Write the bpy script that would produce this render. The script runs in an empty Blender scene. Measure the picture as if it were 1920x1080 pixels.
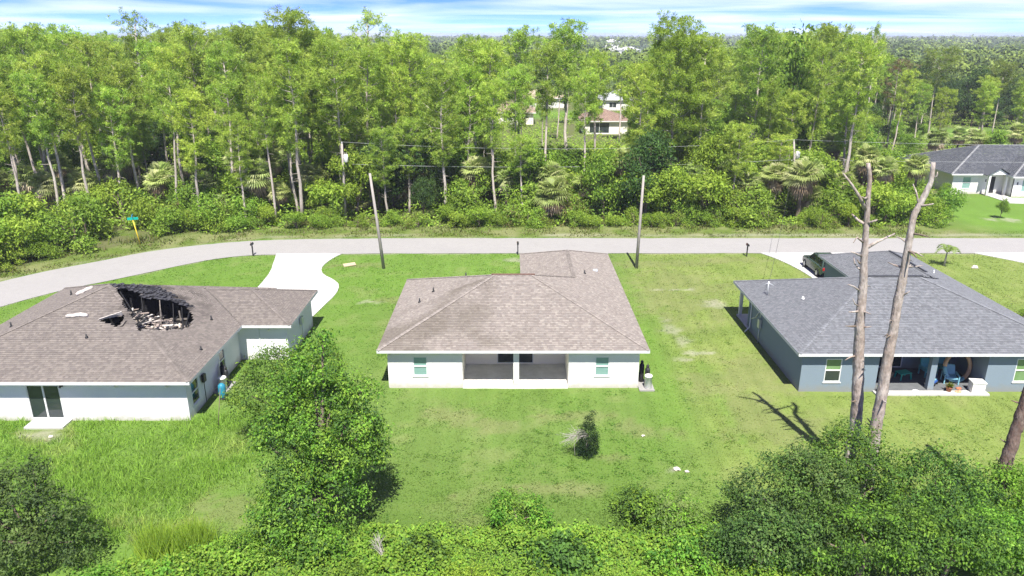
import bpy, math, random
import numpy as np
R = math.radians
rng = np.random.default_rng(7)
random.seed(7)
sc = bpy.context.scene
col = sc.collection

# ------------------------------------------------------------------ camera, sky, sun, exposure
PITCH = math.atan(475 / 1400.0)
CAMZ = 20.0
cam_d = bpy.data.cameras.new('camera')
cam = bpy.data.objects.new('camera', cam_d)
col.objects.link(cam)
cam_d.sensor_width = 36.0
cam_d.lens = 1400 / 1920 * 36.0
cam_d.clip_end = 12000
cam.location = (0, 0, CAMZ)
cam.rotation_euler = (math.pi / 2 - PITCH, 0, 0)
sc.camera = cam

SUN_EL, SUN_AZ = R(59.5), R(3.5)          # the sun stands behind the camera, a touch to the right
world = bpy.data.worlds.new('World')
sc.world = world
world.use_nodes = True
wt = world.node_tree
bg = wt.nodes['Background']
sky = wt.nodes.new('ShaderNodeTexSky')
sky.sky_type = 'NISHITA'
sky.sun_disc = False
sky.sun_elevation = SUN_EL
sky.sun_rotation = math.pi - SUN_AZ
sky.altitude = 4000
sky.air_density = 0.6
sky.dust_density = 0.0
sky.ozone_density = 10.0
hs = wt.nodes.new('ShaderNodeHueSaturation')
hs.inputs['Saturation'].default_value = 1.2
hs.inputs['Hue'].default_value = 0.533
hs.inputs['Value'].default_value = 0.51
wt.links.new(sky.outputs[0], hs.inputs['Color'])
tc = wt.nodes.new('ShaderNodeTexCoord')
sep = wt.nodes.new('ShaderNodeSeparateXYZ')
wt.links.new(tc.outputs['Generated'], sep.inputs[0])
def wmath(op, a, b):
    n = wt.nodes.new('ShaderNodeMath'); n.operation = op
    for i, v in enumerate((a, b)):
        if isinstance(v, (int, float)): n.inputs[i].default_value = v
        else: wt.links.new(v, n.inputs[i])
    return n.outputs[0]
zc = wmath('ADD', wmath('MAXIMUM', sep.outputs[2], 0.0), 0.045)
cmb = wt.nodes.new('ShaderNodeCombineXYZ')
wt.links.new(wmath('DIVIDE', sep.outputs[0], zc), cmb.inputs[0])
wt.links.new(wmath('DIVIDE', sep.outputs[1], zc), cmb.inputs[1])
mp = wt.nodes.new('ShaderNodeMapping')
mp.inputs['Scale'].default_value = (0.42, 0.55, 1)
mp.inputs['Rotation'].default_value = (0, 0, R(8))
mp.inputs['Location'].default_value = (3.7, 1.3, 0)
wt.links.new(cmb.outputs[0], mp.inputs[0])
cn = wt.nodes.new('ShaderNodeTexNoise')
cn.inputs['Scale'].default_value = 0.62
cn.inputs['Detail'].default_value = 7
cn.inputs['Roughness'].default_value = 0.5
cn.inputs['Distortion'].default_value = 0.5
wt.links.new(mp.outputs[0], cn.inputs['Vector'])
cr = wt.nodes.new('ShaderNodeValToRGB')
cr.color_ramp.elements[0].position = 0.39
cr.color_ramp.elements[1].position = 0.74
cr.color_ramp.elements[1].color = (0.88, 0.88, 0.88, 1)
wt.links.new(cn.outputs['Fac'], cr.inputs[0])
mx = wt.nodes.new('ShaderNodeMix'); mx.data_type = 'RGBA'
wt.links.new(cr.outputs[0], mx.inputs[0])
wt.links.new(hs.outputs[0], mx.inputs[6])
mx.inputs[7].default_value = (2.75, 2.85, 3.0, 1)
wt.links.new(mx.outputs[2], bg.inputs['Color'])
bg.inputs['Strength'].default_value = 0.14

sun_d = bpy.data.lights.new('sun', 'SUN')
sun = bpy.data.objects.new('sun', sun_d)
col.objects.link(sun)
sun_d.energy = 2.9
sun_d.angle = R(0.55)
sun_d.color = (1.0, 0.96, 0.88)
sun.rotation_euler = (math.pi / 2 - SUN_EL, 0, SUN_AZ)
sun.location = (3, -40, 80)

sc.view_settings.view_transform = 'Standard'
sc.view_settings.look = 'None'
sc.view_settings.gamma = 1.0
sc.view_settings.use_curve_mapping = False
sc.view_settings.exposure = 1.92
sc.render.engine = 'CYCLES'
sc.cycles.use_adaptive_sampling = True
sc.cycles.adaptive_threshold = 0.02
sc.cycles.max_bounces = 5
sc.cycles.diffuse_bounces = 4
sc.cycles.glossy_bounces = 1
sc.cycles.transmission_bounces = 2
sc.cycles.transparent_max_bounces = 6
sc.cycles.use_denoising = True
sc.cycles.denoiser = 'OPENIMAGEDENOISE'
sc.cycles.denoising_input_passes = 'RGB_ALBEDO_NORMAL'
sc.cycles.denoising_prefilter = 'NONE'

# ------------------------------------------------------------------ helpers
def tag(o, label=None, cat=None, group=None, kind=None):
    if label: o['label'] = label
    if cat: o['category'] = cat
    if group: o['group'] = group
    if kind: o['kind'] = kind
    return o

def empty(name, loc=(0, 0, 0), rz=0.0, label=None, cat=None, group=None):
    o = bpy.data.objects.new(name, None)
    col.objects.link(o)
    o.empty_display_size = 0.3
    o.location = loc
    o.rotation_euler = (0, 0, rz)
    return tag(o, label, cat, group)

def link(name, me, mat=None, parent=None):
    if mat is not None and not me.materials: me.materials.append(mat)
    o = bpy.data.objects.new(name, me)
    col.objects.link(o)
    if parent is not None: o.parent = parent
    return o

def np_mesh(name, V, F, C=None, smooth=False):
    V = np.asarray(V, np.float32); F = np.asarray(F, np.int32)
    me = bpy.data.meshes.new(name)
    n, k = F.shape
    me.vertices.add(len(V)); me.vertices.foreach_set('co', V.ravel())
    me.loops.add(n * k); me.loops.foreach_set('vertex_index', F.ravel())
    me.polygons.add(n); me.polygons.foreach_set('loop_start', np.arange(0, n * k, k, dtype=np.int32))
    me.update(calc_edges=True)
    if C is not None:
        C = np.asarray(C, np.float32)
        a = me.attributes.new('Col', 'FLOAT_COLOR', 'FACE' if len(C) == n and len(C) != len(V) else 'POINT')
        CC = np.ones((len(C), 4), np.float32); CC[:, :3] = C
        a.data.foreach_set('color', CC.ravel())
    me.polygons.foreach_set('use_smooth', np.full(n, smooth))
    return me

class MB:
    """collects boxes, tubes, prisms; build() links them as one mesh object"""
    def __init__(s): s.v = []; s.f = []; s.sm = []
    def add(s, V, F, smooth=False):
        b = len(s.v)
        s.v += [tuple(map(float, q)) for q in V]
        s.f += [tuple(b + i for i in q) for q in F]
        s.sm += [smooth] * len(F)
        return s
    def box(s, x0, x1, y0, y1, z0, z1):
        return s.add([(x0,y0,z0),(x1,y0,z0),(x1,y1,z0),(x0,y1,z0),(x0,y0,z1),(x1,y0,z1),(x1,y1,z1),(x0,y1,z1)],
                     [(0,3,2,1),(4,5,6,7),(0,1,5,4),(1,2,6,5),(2,3,7,6),(3,0,4,7)])
    def bar(s, a, b, w, h=None, up=(0, 0, 1)):
        a = np.array(a, float); b = np.array(b, float); h = h or w
        d = b - a; d /= np.linalg.norm(d); up = np.array(up, float)
        if abs(d @ up) > .98: up = np.array((1., 0, 0))
        x = np.cross(d, up); x /= np.linalg.norm(x); y = np.cross(x, d)
        x *= w / 2; y *= h / 2
        return s.add([a-x-y, a+x-y, a+x+y, a-x+y, b-x-y, b+x-y, b+x+y, b-x+y],
                     [(0,3,2,1),(4,5,6,7),(0,1,5,4),(1,2,6,5),(2,3,7,6),(3,0,4,7)])
    def tube(s, pts, rad, n=8, cap=True, smooth=True, jit=0.0):
        pts = [np.array(p, float) for p in pts]
        if not hasattr(rad, '__len__'): rad = [rad] * len(pts)
        V = []; F = []; m = len(pts)
        ref = np.array((.3, .9, .2))
        for i, p in enumerate(pts):
            d = pts[min(i + 1, m - 1)] - pts[max(i - 1, 0)]
            d /= max(1e-9, np.linalg.norm(d))
            if abs(d @ ref) > .95: ref = np.array((.9, -.1, .3))
            x = np.cross(d, ref); x /= np.linalg.norm(x); y = np.cross(d, x)
            for k in range(n):
                a = 2 * math.pi * k / n
                r = rad[i] * (1 + jit * random.uniform(-1, 1))
                V.append(p + r * (math.cos(a) * x + math.sin(a) * y))
        for i in range(m - 1):
            for k in range(n):
                F.append((i*n+k, i*n+(k+1) % n, (i+1)*n+(k+1) % n, (i+1)*n+k))
        s.add(V, F, smooth)
        if cap:
            b = len(s.v) - m * n
            s.f += [tuple(b + k for k in range(n))[::-1], tuple(b + (m-1)*n + k for k in range(n))]
            s.sm += [False, False]
        return s
    def lathe(s, prof, c=(0, 0, 0), n=16, smooth=True):
        V = []; F = []
        for r, z in prof:
            for k in range(n):
                a = 2 * math.pi * k / n
                V.append((c[0] + r*math.cos(a), c[1] + r*math.sin(a), c[2] + z))
        for i in range(len(prof) - 1):
            for k in range(n):
                F.append((i*n+k, i*n+(k+1) % n, (i+1)*n+(k+1) % n, (i+1)*n+k))
        s.add(V, F, smooth)
        b = len(s.v) - len(prof) * n
        s.f += [tuple(b + k for k in range(n))[::-1], tuple(b + (len(prof)-1)*n + k for k in range(n))]
        s.sm += [False, False]
        return s
    def prism(s, poly, z0, z1):
        n = len(poly)
        V = [(x, y, z0) for x, y in poly] + [(x, y, z1) for x, y in poly]
        F = [tuple(range(n))[::-1], tuple(range(n, 2*n))] + [(i, (i+1) % n, n + (i+1) % n, n + i) for i in range(n)]
        return s.add(V, F)
    def mesh(s, name):
        me = bpy.data.meshes.new(name)
        me.from_pydata(s.v, [], s.f)
        me.polygons.foreach_set('use_smooth', s.sm)
        me.update()
        return me
    def build(s, name, mat, parent=None, bevel=0.0):
        o = link(name, s.mesh(name), mat, parent)
        if bevel:
            b = o.modifiers.new('bevel', 'BEVEL'); b.width = bevel; b.segments = 2; b.limit_method = 'ANGLE'
        return o

def copy_tree(o, parent=None):
    c = o.copy(); col.objects.link(c); c.parent = parent
    for ch in o.children: copy_tree(ch, c)
    return c

# numpy value noise
def vnoise(x, y, s, seed=0):
    x = np.asarray(x, float) / s; y = np.asarray(y, float) / s
    xi = np.floor(x).astype(np.int64); yi = np.floor(y).astype(np.int64)
    fx = x - xi; fy = y - yi
    fx = fx*fx*(3-2*fx); fy = fy*fy*(3-2*fy)
    def h(a, b):
        n = (a * 374761393 + b * 668265263 + seed * 982451653) & 0xffffffff
        n = ((n ^ (n >> 13)) * 1274126177) & 0xffffffff
        return ((n ^ (n >> 16)) & 0xffff) / 65535.0
    return (h(xi, yi)*(1-fx) + h(xi+1, yi)*fx)*(1-fy) + (h(xi, yi+1)*(1-fx) + h(xi+1, yi+1)*fx)*fy
def fbm(x, y, s, seed=0, o=4):
    r = 0; a = .5; t = 0
    for i in range(o):
        r = r + a * vnoise(x, y, s / 2**i, seed + i); t += a; a *= .55
    return r / t

# ------------------------------------------------------------------ materials
def mat(name, color=(.5, .5, .5), rough=.7, noise=None, dirt=0.0, attr=False, metallic=0.0, spec=.3, bump=0.0, bscale=30, trans=0.0, objrand=0.0, coords='Object', emis=None, stretch=None):
    """noise = (scale, amount, second colour) mottles the colour; attr reads the piece colours"""
    m = bpy.data.materials.new(name); m.use_nodes = True
    t = m.node_tree; b = t.nodes['Principled BSDF']
    b.inputs['Roughness'].default_value = rough
    b.inputs['Metallic'].default_value = metallic
    b.inputs['Specular IOR Level'].default_value = spec
    src = None
    if attr:
        a = t.nodes.new('ShaderNodeAttribute'); a.attribute_name = 'Col'; src = a.outputs['Color']
    else:
        c = t.nodes.new('ShaderNodeRGB'); c.outputs[0].default_value = (*color, 1); src = c.outputs[0]
    tcn = t.nodes.new('ShaderNodeTexCoord')
    vec = tcn.outputs[coords]
    if stretch:
        mpn = t.nodes.new('ShaderNodeMapping'); mpn.inputs['Scale'].default_value = stretch
        t.links.new(vec, mpn.inputs[0]); vec = mpn.outputs[0]
    if noise:
        for sc_, amt, c2 in (noise if isinstance(noise, list) else [noise]):
            n = t.nodes.new('ShaderNodeTexNoise'); n.inputs['Scale'].default_value = sc_
            n.inputs['Detail'].default_value = 6; n.inputs['Roughness'].default_value = .65
            t.links.new(vec, n.inputs['Vector'])
            rp = t.nodes.new('ShaderNodeMapRange')
            rp.inputs[1].default_value = .38; rp.inputs[2].default_value = .66; rp.inputs[4].default_value = amt
            t.links.new(n.outputs['Fac'], rp.inputs[0])
            mi = t.nodes.new('ShaderNodeMix'); mi.data_type = 'RGBA'
            t.links.new(rp.outputs[0], mi.inputs[0]); t.links.new(src, mi.inputs[6])
            mi.inputs[7].default_value = (*c2, 1); src = mi.outputs[2]
    if dirt:                                   # soil splashed up the foot of a wall
        sp = t.nodes.new('ShaderNodeSeparateXYZ'); t.links.new(tcn.outputs['Object'], sp.inputs[0])
        n = t.nodes.new('ShaderNodeTexNoise'); n.inputs['Scale'].default_value = 2.6; n.inputs['Detail'].default_value = 6
        t.links.new(tcn.outputs['Object'], n.inputs['Vector'])
        ma = t.nodes.new('ShaderNodeMath'); ma.operation = 'MULTIPLY_ADD'; ma.inputs[1].default_value = -.75
        t.links.new(n.outputs['Fac'], ma.inputs[0]); t.links.new(sp.outputs[2], ma.inputs[2])
        rp = t.nodes.new('ShaderNodeMapRange'); rp.inputs[1].default_value = .12; rp.inputs[2].default_value = -.32; rp.inputs[4].default_value = dirt
        t.links.new(ma.outputs[0], rp.inputs[0])
        mi = t.nodes.new('ShaderNodeMix'); mi.data_type = 'RGBA'; t.links.new(rp.outputs[0], mi.inputs[0]); t.links.new(src, mi.inputs[6])
        mi.inputs[7].default_value = (.24, .20, .13, 1); src = mi.outputs[2]
    if objrand:
        oi = t.nodes.new('ShaderNodeObjectInfo')
        h = t.nodes.new('ShaderNodeHueSaturation')
        r1 = t.nodes.new('ShaderNodeMapRange'); r1.inputs[3].default_value = 1 - objrand; r1.inputs[4].default_value = 1 + objrand
        t.links.new(oi.outputs['Random'], r1.inputs[0]); t.links.new(r1.outputs[0], h.inputs['Value'])
        ml = t.nodes.new('ShaderNodeMath'); ml.operation = 'MULTIPLY'; ml.inputs[1].default_value = 7.31
        fr = t.nodes.new('ShaderNodeMath'); fr.operation = 'FRACT'
        t.links.new(oi.outputs['Random'], ml.inputs[0]); t.links.new(ml.outputs[0], fr.inputs[0])
        r2 = t.nodes.new('ShaderNodeMapRange'); r2.inputs[3].default_value = .494; r2.inputs[4].default_value = .516
        t.links.new(fr.outputs[0], r2.inputs[0]); t.links.new(r2.outputs[0], h.inputs['Hue'])
        t.links.new(src, h.inputs['Color']); src = h.outputs[0]
    t.links.new(src, b.inputs['Base Color'])
    if bump:
        n = t.nodes.new('ShaderNodeTexNoise'); n.inputs['Scale'].default_value = bscale; n.inputs['Detail'].default_value = 4
        t.links.new(vec, n.inputs['Vector'])
        bp = t.nodes.new('ShaderNodeBump'); bp.inputs['Strength'].default_value = bump; bp.inputs['Distance'].default_value = .05
        t.links.new(n.outputs['Fac'], bp.inputs['Height']); t.links.new(bp.outputs[0], b.inputs['Normal'])
    if trans:
        tr = t.nodes.new('ShaderNodeBsdfTranslucent'); ms = t.nodes.new('ShaderNodeMixShader')
        ms.inputs[0].default_value = trans
        t.links.new(src, tr.inputs['Color'])
        t.links.new(b.outputs[0], ms.inputs[1]); t.links.new(tr.outputs[0], ms.inputs[2])
        t.links.new(ms.outputs[0], t.nodes['Material Output'].inputs['Surface'])
    return m

M = {}
M['ground'] = mat('ground_soil_and_turf', attr=True, rough=.95, spec=.1, noise=[(1.6, .2, (.14, .165, .045)), (4.5, .3, (.075, .135, .022)), (16, .3, (.055, .10, .018))], bump=.6, bscale=9)
M['grass'] = mat('grass_blade', attr=True, rough=.75, spec=.12, trans=.5)
M['road'] = mat('pale_worn_road', (.272, .263, .254), .9, noise=[(.35, .5, (.232, .225, .218)), (40, .4, (.315, .307, .298)), (.09, .35, (.29, .28, .268)), (1.8, .3, (.222, .215, .207))], bump=.15, bscale=60)
M['concrete'] = mat('white_concrete', (.46, .455, .44), .85, noise=[(.7, .55, (.38, .375, .36)), (30, .25, (.34, .33, .315)), (2.5, .35, (.41, .40, .375))], bump=.1, bscale=50)
M['old_concrete'] = mat('stained_concrete', (.72, .70, .67), .85, noise=[(1.3, .8, (.52, .50, .47)), (9, .5, (.6, .58, .55))], bump=.1)
M['white_wall'] = mat('white_stucco', (.68, .675, .645), .85, dirt=.5, noise=[(1.2, .25, (.6, .595, .56)), (6, .12, (.6, .59, .55))], bump=.12, bscale=45)
M['cool_wall'] = mat('cool_white_stucco', (.68, .68, .695), .85, dirt=.5, noise=[(.9, .35, (.61, .61, .625)), (6, .15, (.57, .57, .58))], bump=.12, bscale=45)
M['blue_wall'] = mat('slate_blue_stucco', (.18, .23, .272), .85, dirt=.4, noise=[(1.1, .25, (.16, .205, .245)), (8, .12, (.2, .25, .295))], bump=.12, bscale=45)
M['cream_wall'] = mat('cream_stucco', (.82, .78, .67), .85, noise=(1.1, .2, (.74, .7, .6)), bump=.12, bscale=45)
M['trim'] = mat('white_trim_paint', (.62, .63, .62), .5, noise=(3, .25, (.54, .55, .54)))
M['grey_trim'] = mat('greyish_trim_paint', (.55, .58, .56), .55, noise=(3, .35, (.44, .46, .44)))
M['soffit'] = mat('soffit_panel', (.78, .77, .72), .7)
M['blue_soffit'] = mat('slate_soffit', (.4, .42, .43), .7)
M['shingle'] = mat('asphalt_shingle', attr=True, rough=.95, spec=.15, bump=.3, bscale=90)
M['glass'] = mat('dark_window_glass', (.02, .03, .032), .06, spec=.8, noise=(.8, .5, (.045, .055, .05)))
M['teal_glass'] = mat('green_tinted_glass_over_blind', (.16, .30, .265), .15, spec=.7, noise=(2.2, .6, (.27, .38, .35)), stretch=(1, 1, 6))
M['green_glass'] = mat('green_reflecting_glass', (.13, .23, .09), .12, spec=.7, noise=(1.5, .6, (.2, .3, .16)))
M['char'] = mat('charred_wood', (.007, .007, .008), .85, noise=[(6, .6, (.022, .021, .023)), (22, .5, (.012, .012, .013))], bump=.9, bscale=12)
M['ash'] = mat('ashen_wood', (.16, .14, .12), .85, noise=[(5, .7, (.035, .032, .03)), (20, .4, (.3, .27, .23))])
M['rubble'] = mat('burnt_rubble', attr=True, rough=.9)
M['insul'] = mat('pale_torn_underlay', (.55, .51, .47), .85, noise=(4, .6, (.3, .27, .25)), bump=.4, bscale=10)
M['bark'] = mat('pine_bark', (.40, .345, .30), .95, noise=[(2.5, .8, (.54, .49, .44)), (11, .5, (.2, .155, .125))], bump=.8, bscale=9, objrand=.2, stretch=(1, 1, .35))
M['dead_bark'] = mat('bleached_dead_bark', (.43, .385, .345), .9, noise=[(1.3, .8, (.28, .185, .135)), (.5, .6, (.48, .44, .41)), (7, .8, (.15, .115, .095))], bump=1.0, bscale=10, stretch=(1, 1, .4))
M['red_bark'] = mat('reddish_pine_bark', (.14, .085, .065), .95, noise=[(5, .8, (.25, .2, .17)), (14, .7, (.05, .035, .03))], bump=.9, bscale=14, stretch=(1, 1, .5))
M['branch'] = mat('grey_twig', (.36, .33, .3), .9, noise=(4, .5, (.22, .2, .18)))
M['stem'] = mat('brown_stem', (.13, .10, .075), .95, noise=(6, .6, (.22, .18, .14)), bump=.4)
M['needles'] = mat('pine_needles', attr=True, rough=.55, spec=.3, trans=.46, objrand=.17)
M['leaf'] = mat('broad_leaves', attr=True, rough=.62, spec=.18, trans=.46, objrand=.14)
M['frond'] = mat('palm_fronds', attr=True, rough=.5, spec=.35, trans=.46, objrand=.12)
M['dry_frond'] = mat('dead_palm_fronds', attr=True, rough=.85, spec=.15, trans=.15, objrand=.12)
M['far_leaf'] = mat('distant_canopy', attr=True, rough=.9, spec=.1, trans=.15)
M['pole'] = mat('weathered_utility_wood', (.36, .33, .30), .9, noise=[(3, .6, (.26, .235, .21)), (16, .4, (.18, .16, .14))], stretch=(1, 1, .15), bump=.3, bscale=14)
M['wire'] = mat('aluminium_wire', (.42, .43, .43), .5)
M['dark_wire'] = mat('black_cable', (.05, .05, .05), .6)
M['galv'] = mat('galvanised_metal', (.55, .57, .58), .4, metallic=.4, noise=(5, .3, (.42, .43, .44)))
M['black'] = mat('black_plastic', (.02, .021, .023), .45, noise=(5, .3, (.05, .05, .05)))
M['blue_tank'] = mat('blue_painted_tank', (.02, .2, .3), .45, noise=(4, .4, (.04, .15, .22)))
M['white_plastic'] = mat('white_plastic', (.72, .71, .68), .45, noise=(4, .25, (.55, .54, .5)))
M['sign_green'] = mat('green_sign_sheet', (.0, .32, .25), .4)
M['sign_blue'] = mat('blue_sign_sheet', (.05, .33, .62), .4)
M['yellow'] = mat('yellow_post_paint', (.62, .47, .04), .5, noise=(6, .4, (.4, .28, .04)))
M['car'] = mat('dark_green_car_paint', (.035, .06, .05), .18, spec=.7, noise=(2, .2, (.05, .075, .06)))
M['tyre'] = mat('rubber', (.018, .018, .018), .85)
M['rim'] = mat('alloy_rim', (.35, .36, .37), .3, metallic=.8)
M['car_glass'] = mat('car_glass', (.012, .016, .018), .05, spec=.9)
M['lamp_red'] = mat('red_lens', (.35, .02, .02), .2)
M['lamp_clear'] = mat('clear_lens', (.6, .62, .63), .15)
M['teal'] = mat('teal_fabric', (.07, .30, .34), .8, noise=(5, .4, (.12, .4, .44)))
M['pale_blue'] = mat('pale_blue_plastic', (.2, .42, .5), .5, noise=(5, .3, (.13, .33, .42)))
M['toy_green'] = mat('green_toy_plastic', (.02, .32, .25), .4)
M['toy_blue'] = mat('blue_toy_plastic', (.03, .09, .3), .45)
M['tan'] = mat('tan_inflatable_vinyl', (.50, .33, .19), .5, noise=(4, .5, (.36, .2, .12)))
M['terracotta'] = mat('terracotta', (.33, .13, .07), .8)
M['paper'] = mat('white_sheet', (.75, .74, .72), .8)
M['wood'] = mat('raw_lumber', (.45, .36, .25), .85, noise=(6, .5, (.34, .26, .17)))
M['dark_floor'] = mat('dark_porch_floor', (.10, .105, .11), .8, noise=(3, .5, (.16, .165, .17)))
M['stone'] = mat('pale_rubble_stone', (.58, .54, .48), .9, noise=(6, .6, (.38, .34, .29)), bump=.7, bscale=8)

# ------------------------------------------------------------------ ground
ROAD_OUT = [(300, 75.0), (60, 75.0), (0, 75.0), (-14, 75.0), (-25.5, 74.35), (-30.2, 72.9), (-35.2, 70.25), (-38.3, 66.9), (-41.8, 63.4), (-43.9, 60.4), (-47.5, 53.5), (-51, 44), (-53, 20)]
ROAD_IN = [(300, 69.35), (60, 69.35), (0, 69.4), (-17, 69.2), (-25.0, 68.9), (-28.2, 67.4), (-30.6, 65.1), (-34.2, 61.2), (-37.0, 58.7), (-39.8, 54.4), (-42.6, 48), (-45, 38), (-46.5, 20)]
DRIVE_L = [(-22.7, 69.2), (-22.3, 67.2), (-21.5, 63.5), (-21.2, 59.4), (-21.2, 50.6), (-15.1, 50.6), (-14.7, 54.2), (-14.3, 57.4), (-14.5, 59.7), (-15.4, 61.2), (-16.6, 62.5), (-17.25, 64.4), (-17.2, 66.3), (-16.8, 68.2), (-16.3, 69.35)]
DRIVE_R = [(24.0, 69.5), (25.3, 66.5), (26.0, 63.0), (26.1, 59.5), (33.0, 59.5), (33.2, 66), (34.6, 69.5)]
DRIVE_E = [(44.6, 69.5), (47.3, 66.3), (50, 62.5), (58, 58), (58, 69.5)]

def in_poly(x, y, poly):
    x = np.asarray(x, float); y = np.asarray(y, float)
    r = np.zeros(x.shape, bool); j = len(poly) - 1
    for i in range(len(poly)):
        xi, yi = poly[i]; xj, yj = poly[j]
        c = ((yi > y) != (yj > y)) & (x < (xj - xi) * (y - yi) / ((yj - yi) or 1e-9) + xi)
        r ^= c; j = i
    return r
ROAD_POLY = ROAD_OUT + ROAD_IN[::-1]
def road_edge_y(x):   # outer (far) edge of the road for a given x
    return np.interp(x, [p[0] for p in ROAD_OUT[::-1]], [p[1] for p in ROAD_OUT[::-1]])

def blob(x, y, cx, cy, rx, ry, seed=0, rough=.55):
    d = np.sqrt(((x - cx) / rx)**2 + ((y - cy) / ry)**2)
    d = d + 1.15 * (fbm(x, y, 1.3, 40 + seed, 4) - .5) * 2 + .9 * (fbm(x, y, .35, 90 + seed, 2) - .5)
    return np.clip((1.0 - d) / .45, 0, 1)

SAND = [(11.4, 50.0, .6, 1.5), (11.9, 47.6, .7, .8), (12.6, 45.6, 1.0, .3), (15.8, 55.0, .9, 1.1), (13.6, 58.6, 1.3, .4), (8.0, 31.4, .6, .25), (-24.6, 34.7, 1.2, .55),
        (56.3, 83.2, 2.0, 1.1), (-11.4, 55.6, .9, .5), (0.3, 67.2, 1.4, .7), (10.6, 44.6, .8, .4)]
DRY = [(-3.4, 37.1, 1.9, 1.3), (-.6, 35.9, 2.4, .7), (3.6, 37.0, 2.2, .5), (-1.2, 35.2, .8, .4), (12.5, 56, 4.5, 6), (14.8, 60.2, 4, 3.4), (13.2, 66, 5, 1.2), (12.0, 40.5, 1.6, 3.0), (13.6, 36.5, 3.0, 3.6),
       (-14.4, 65.4, 2.4, 1.3), (-9.8, 56.0, 1.6, .8), (7.0, 35.4, 1.6, 1.0), (20, 66.8, 5, 1.3), (36, 67.6, 5, 1.0), (15.5, 43, 2, 3.5), (-2.6, 29.2, .7, .25), (5.2, 32.6, 1.0, .25),
       (-12.6, 28.0, 1.6, 1.9), (-16.2, 27.2, 1.8, 1.0), (-24.8, 34.9, 2.2, .8), (2.6, 29.9, 3.2, .5)]
def lawn_color(x, y):
    x = np.asarray(x, float); y = np.asarray(y, float)
    n1 = fbm(x, y, 6.0, 1); n2 = fbm(x, y, 1.5, 5); n3 = fbm(x, y, 22., 9, 2)
    def L(a, b, t): return a * (1 - t[:, None]) + b * t[:, None]
    A = np.array
    lush = A([.108, .20, .03]); mid = A([.116, .186, .042]); yell = A([.19, .235, .062]); dry = A([.19, .182, .09]); sand = A([.34, .315, .26]); deep = A([.055, .105, .016])
    litter = A([.115, .105, .055]); weeds = A([.11, .155, .03])
    c = L(mid, lush, np.clip((n1 - .42) * 3.2, 0, 1) * .55)
    right = np.clip((x - 8.5 + 3 * (n1 - .5)) / 3.5, 0, 1) * np.clip((y - 27) / 4, 0, 1)
    c = L(c, yell, right * (.55 + .45 * n2))
    front = np.clip((y - 52) / 4, 0, 1) * np.clip((9 - x) / 2, 0, 1)
    c = L(c, lush * 1.12, front * (.55 + .3 * n1))
    left = np.clip((-9.5 - x) / 3, 0, 1)
    c = L(c, lush, left * .6)
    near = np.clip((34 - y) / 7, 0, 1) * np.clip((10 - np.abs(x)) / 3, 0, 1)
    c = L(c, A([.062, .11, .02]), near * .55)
    # mown strip of richer grass down the right-hand lot line
    strip = np.exp(-((x - (9.0 + (y - 38) * .05)) / .9)**2) * np.clip((y - 33) / 3, 0, 1) * np.clip((62 - y) / 4, 0, 1)
    c = L(c, lush * 1.1, strip * .65)
    strip2 = np.exp(-((x - (12.0 + (y - 34) * .02)) / .45)**2) * np.clip((y - 31) / 3, 0, 1) * np.clip((46 - y) / 4, 0, 1)
    c = L(c, lush * 1.05, strip2 * .6)
    d = np.clip((n2 - .56) * 5, 0, 1) * .35
    for i, (cx, cy, rx, ry) in enumerate(DRY): d = np.maximum(d, blob(x, y, cx, cy, rx, ry, i) * (.3 + .42 * n2))
    c = L(c, dry, np.clip(d, 0, 1))
    # verge beyond the road: dry, with sandy edge, then wood floor
    e = road_edge_y(x); v = y - e
    beyond = np.clip((v - .1) / .5, 0, 1)
    vc = L(weeds, dry, np.clip((n2 - .38) * 4, 0, 1) * .8)
    sandy = np.exp(-((v - .6 - 1.2 * n1) / .5)**2) * np.clip((n1 - .35) * 4, 0, 1)
    vc = L(vc, sand, sandy * .6)
    c = L(c, vc, beyond)
    wood = np.clip((v - 4.0 - 2 * n1) / 1.5, 0, 1)
    c = L(c, L(litter, weeds * .8, np.clip((n2 - .45) * 5, 0, 1)), wood)
    # open lawns among the houses behind
    fld = np.maximum(np.clip(1.6 - np.sqrt(((x - 66) / 14)**2 + ((y - 86) / 9)**2), 0, 1), np.clip(1.5 - np.sqrt(((x - 96) / 11)**2 + ((y - 158) / 11)**2), 0, 1))
    fld = np.maximum(fld, np.clip(1.5 - np.sqrt(((x - 10) / 8)**2 + ((y - 202) / 10)**2), 0, 1))
    c = L(c, lush * 1.05, np.clip(fld * 2, 0, 1))
    farf = np.clip((y - 260) / 100, 0, 1)
    c = L(c, A([.05, .085, .025]), farf)
    s = np.zeros_like(x)
    for i, (cx, cy, rx, ry) in enumerate(SAND): s = np.maximum(s, blob(x, y, cx, cy, rx, ry, 30 + i) * (.35 + .5 * n2))
    re = np.minimum(np.abs(y - e), np.abs(y - np.interp(x, [p[0] for p in ROAD_IN[::-1]], [p[1] for p in ROAD_IN[::-1]])))
    s = np.maximum(s, np.exp(-(re / .28)**2) * (n2 > .42) * .5)
    c = L(c, sand, s)
    stripe = 1 + .075 * np.sin(x * 5.3 + 2 * n1) * np.clip((y - 28) / 4, 0, 1) * np.clip((68 - y) / 3, 0, 1) * (x > -9)
    return c * ((.82 + .36 * n2) * stripe)[:, None]

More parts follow.
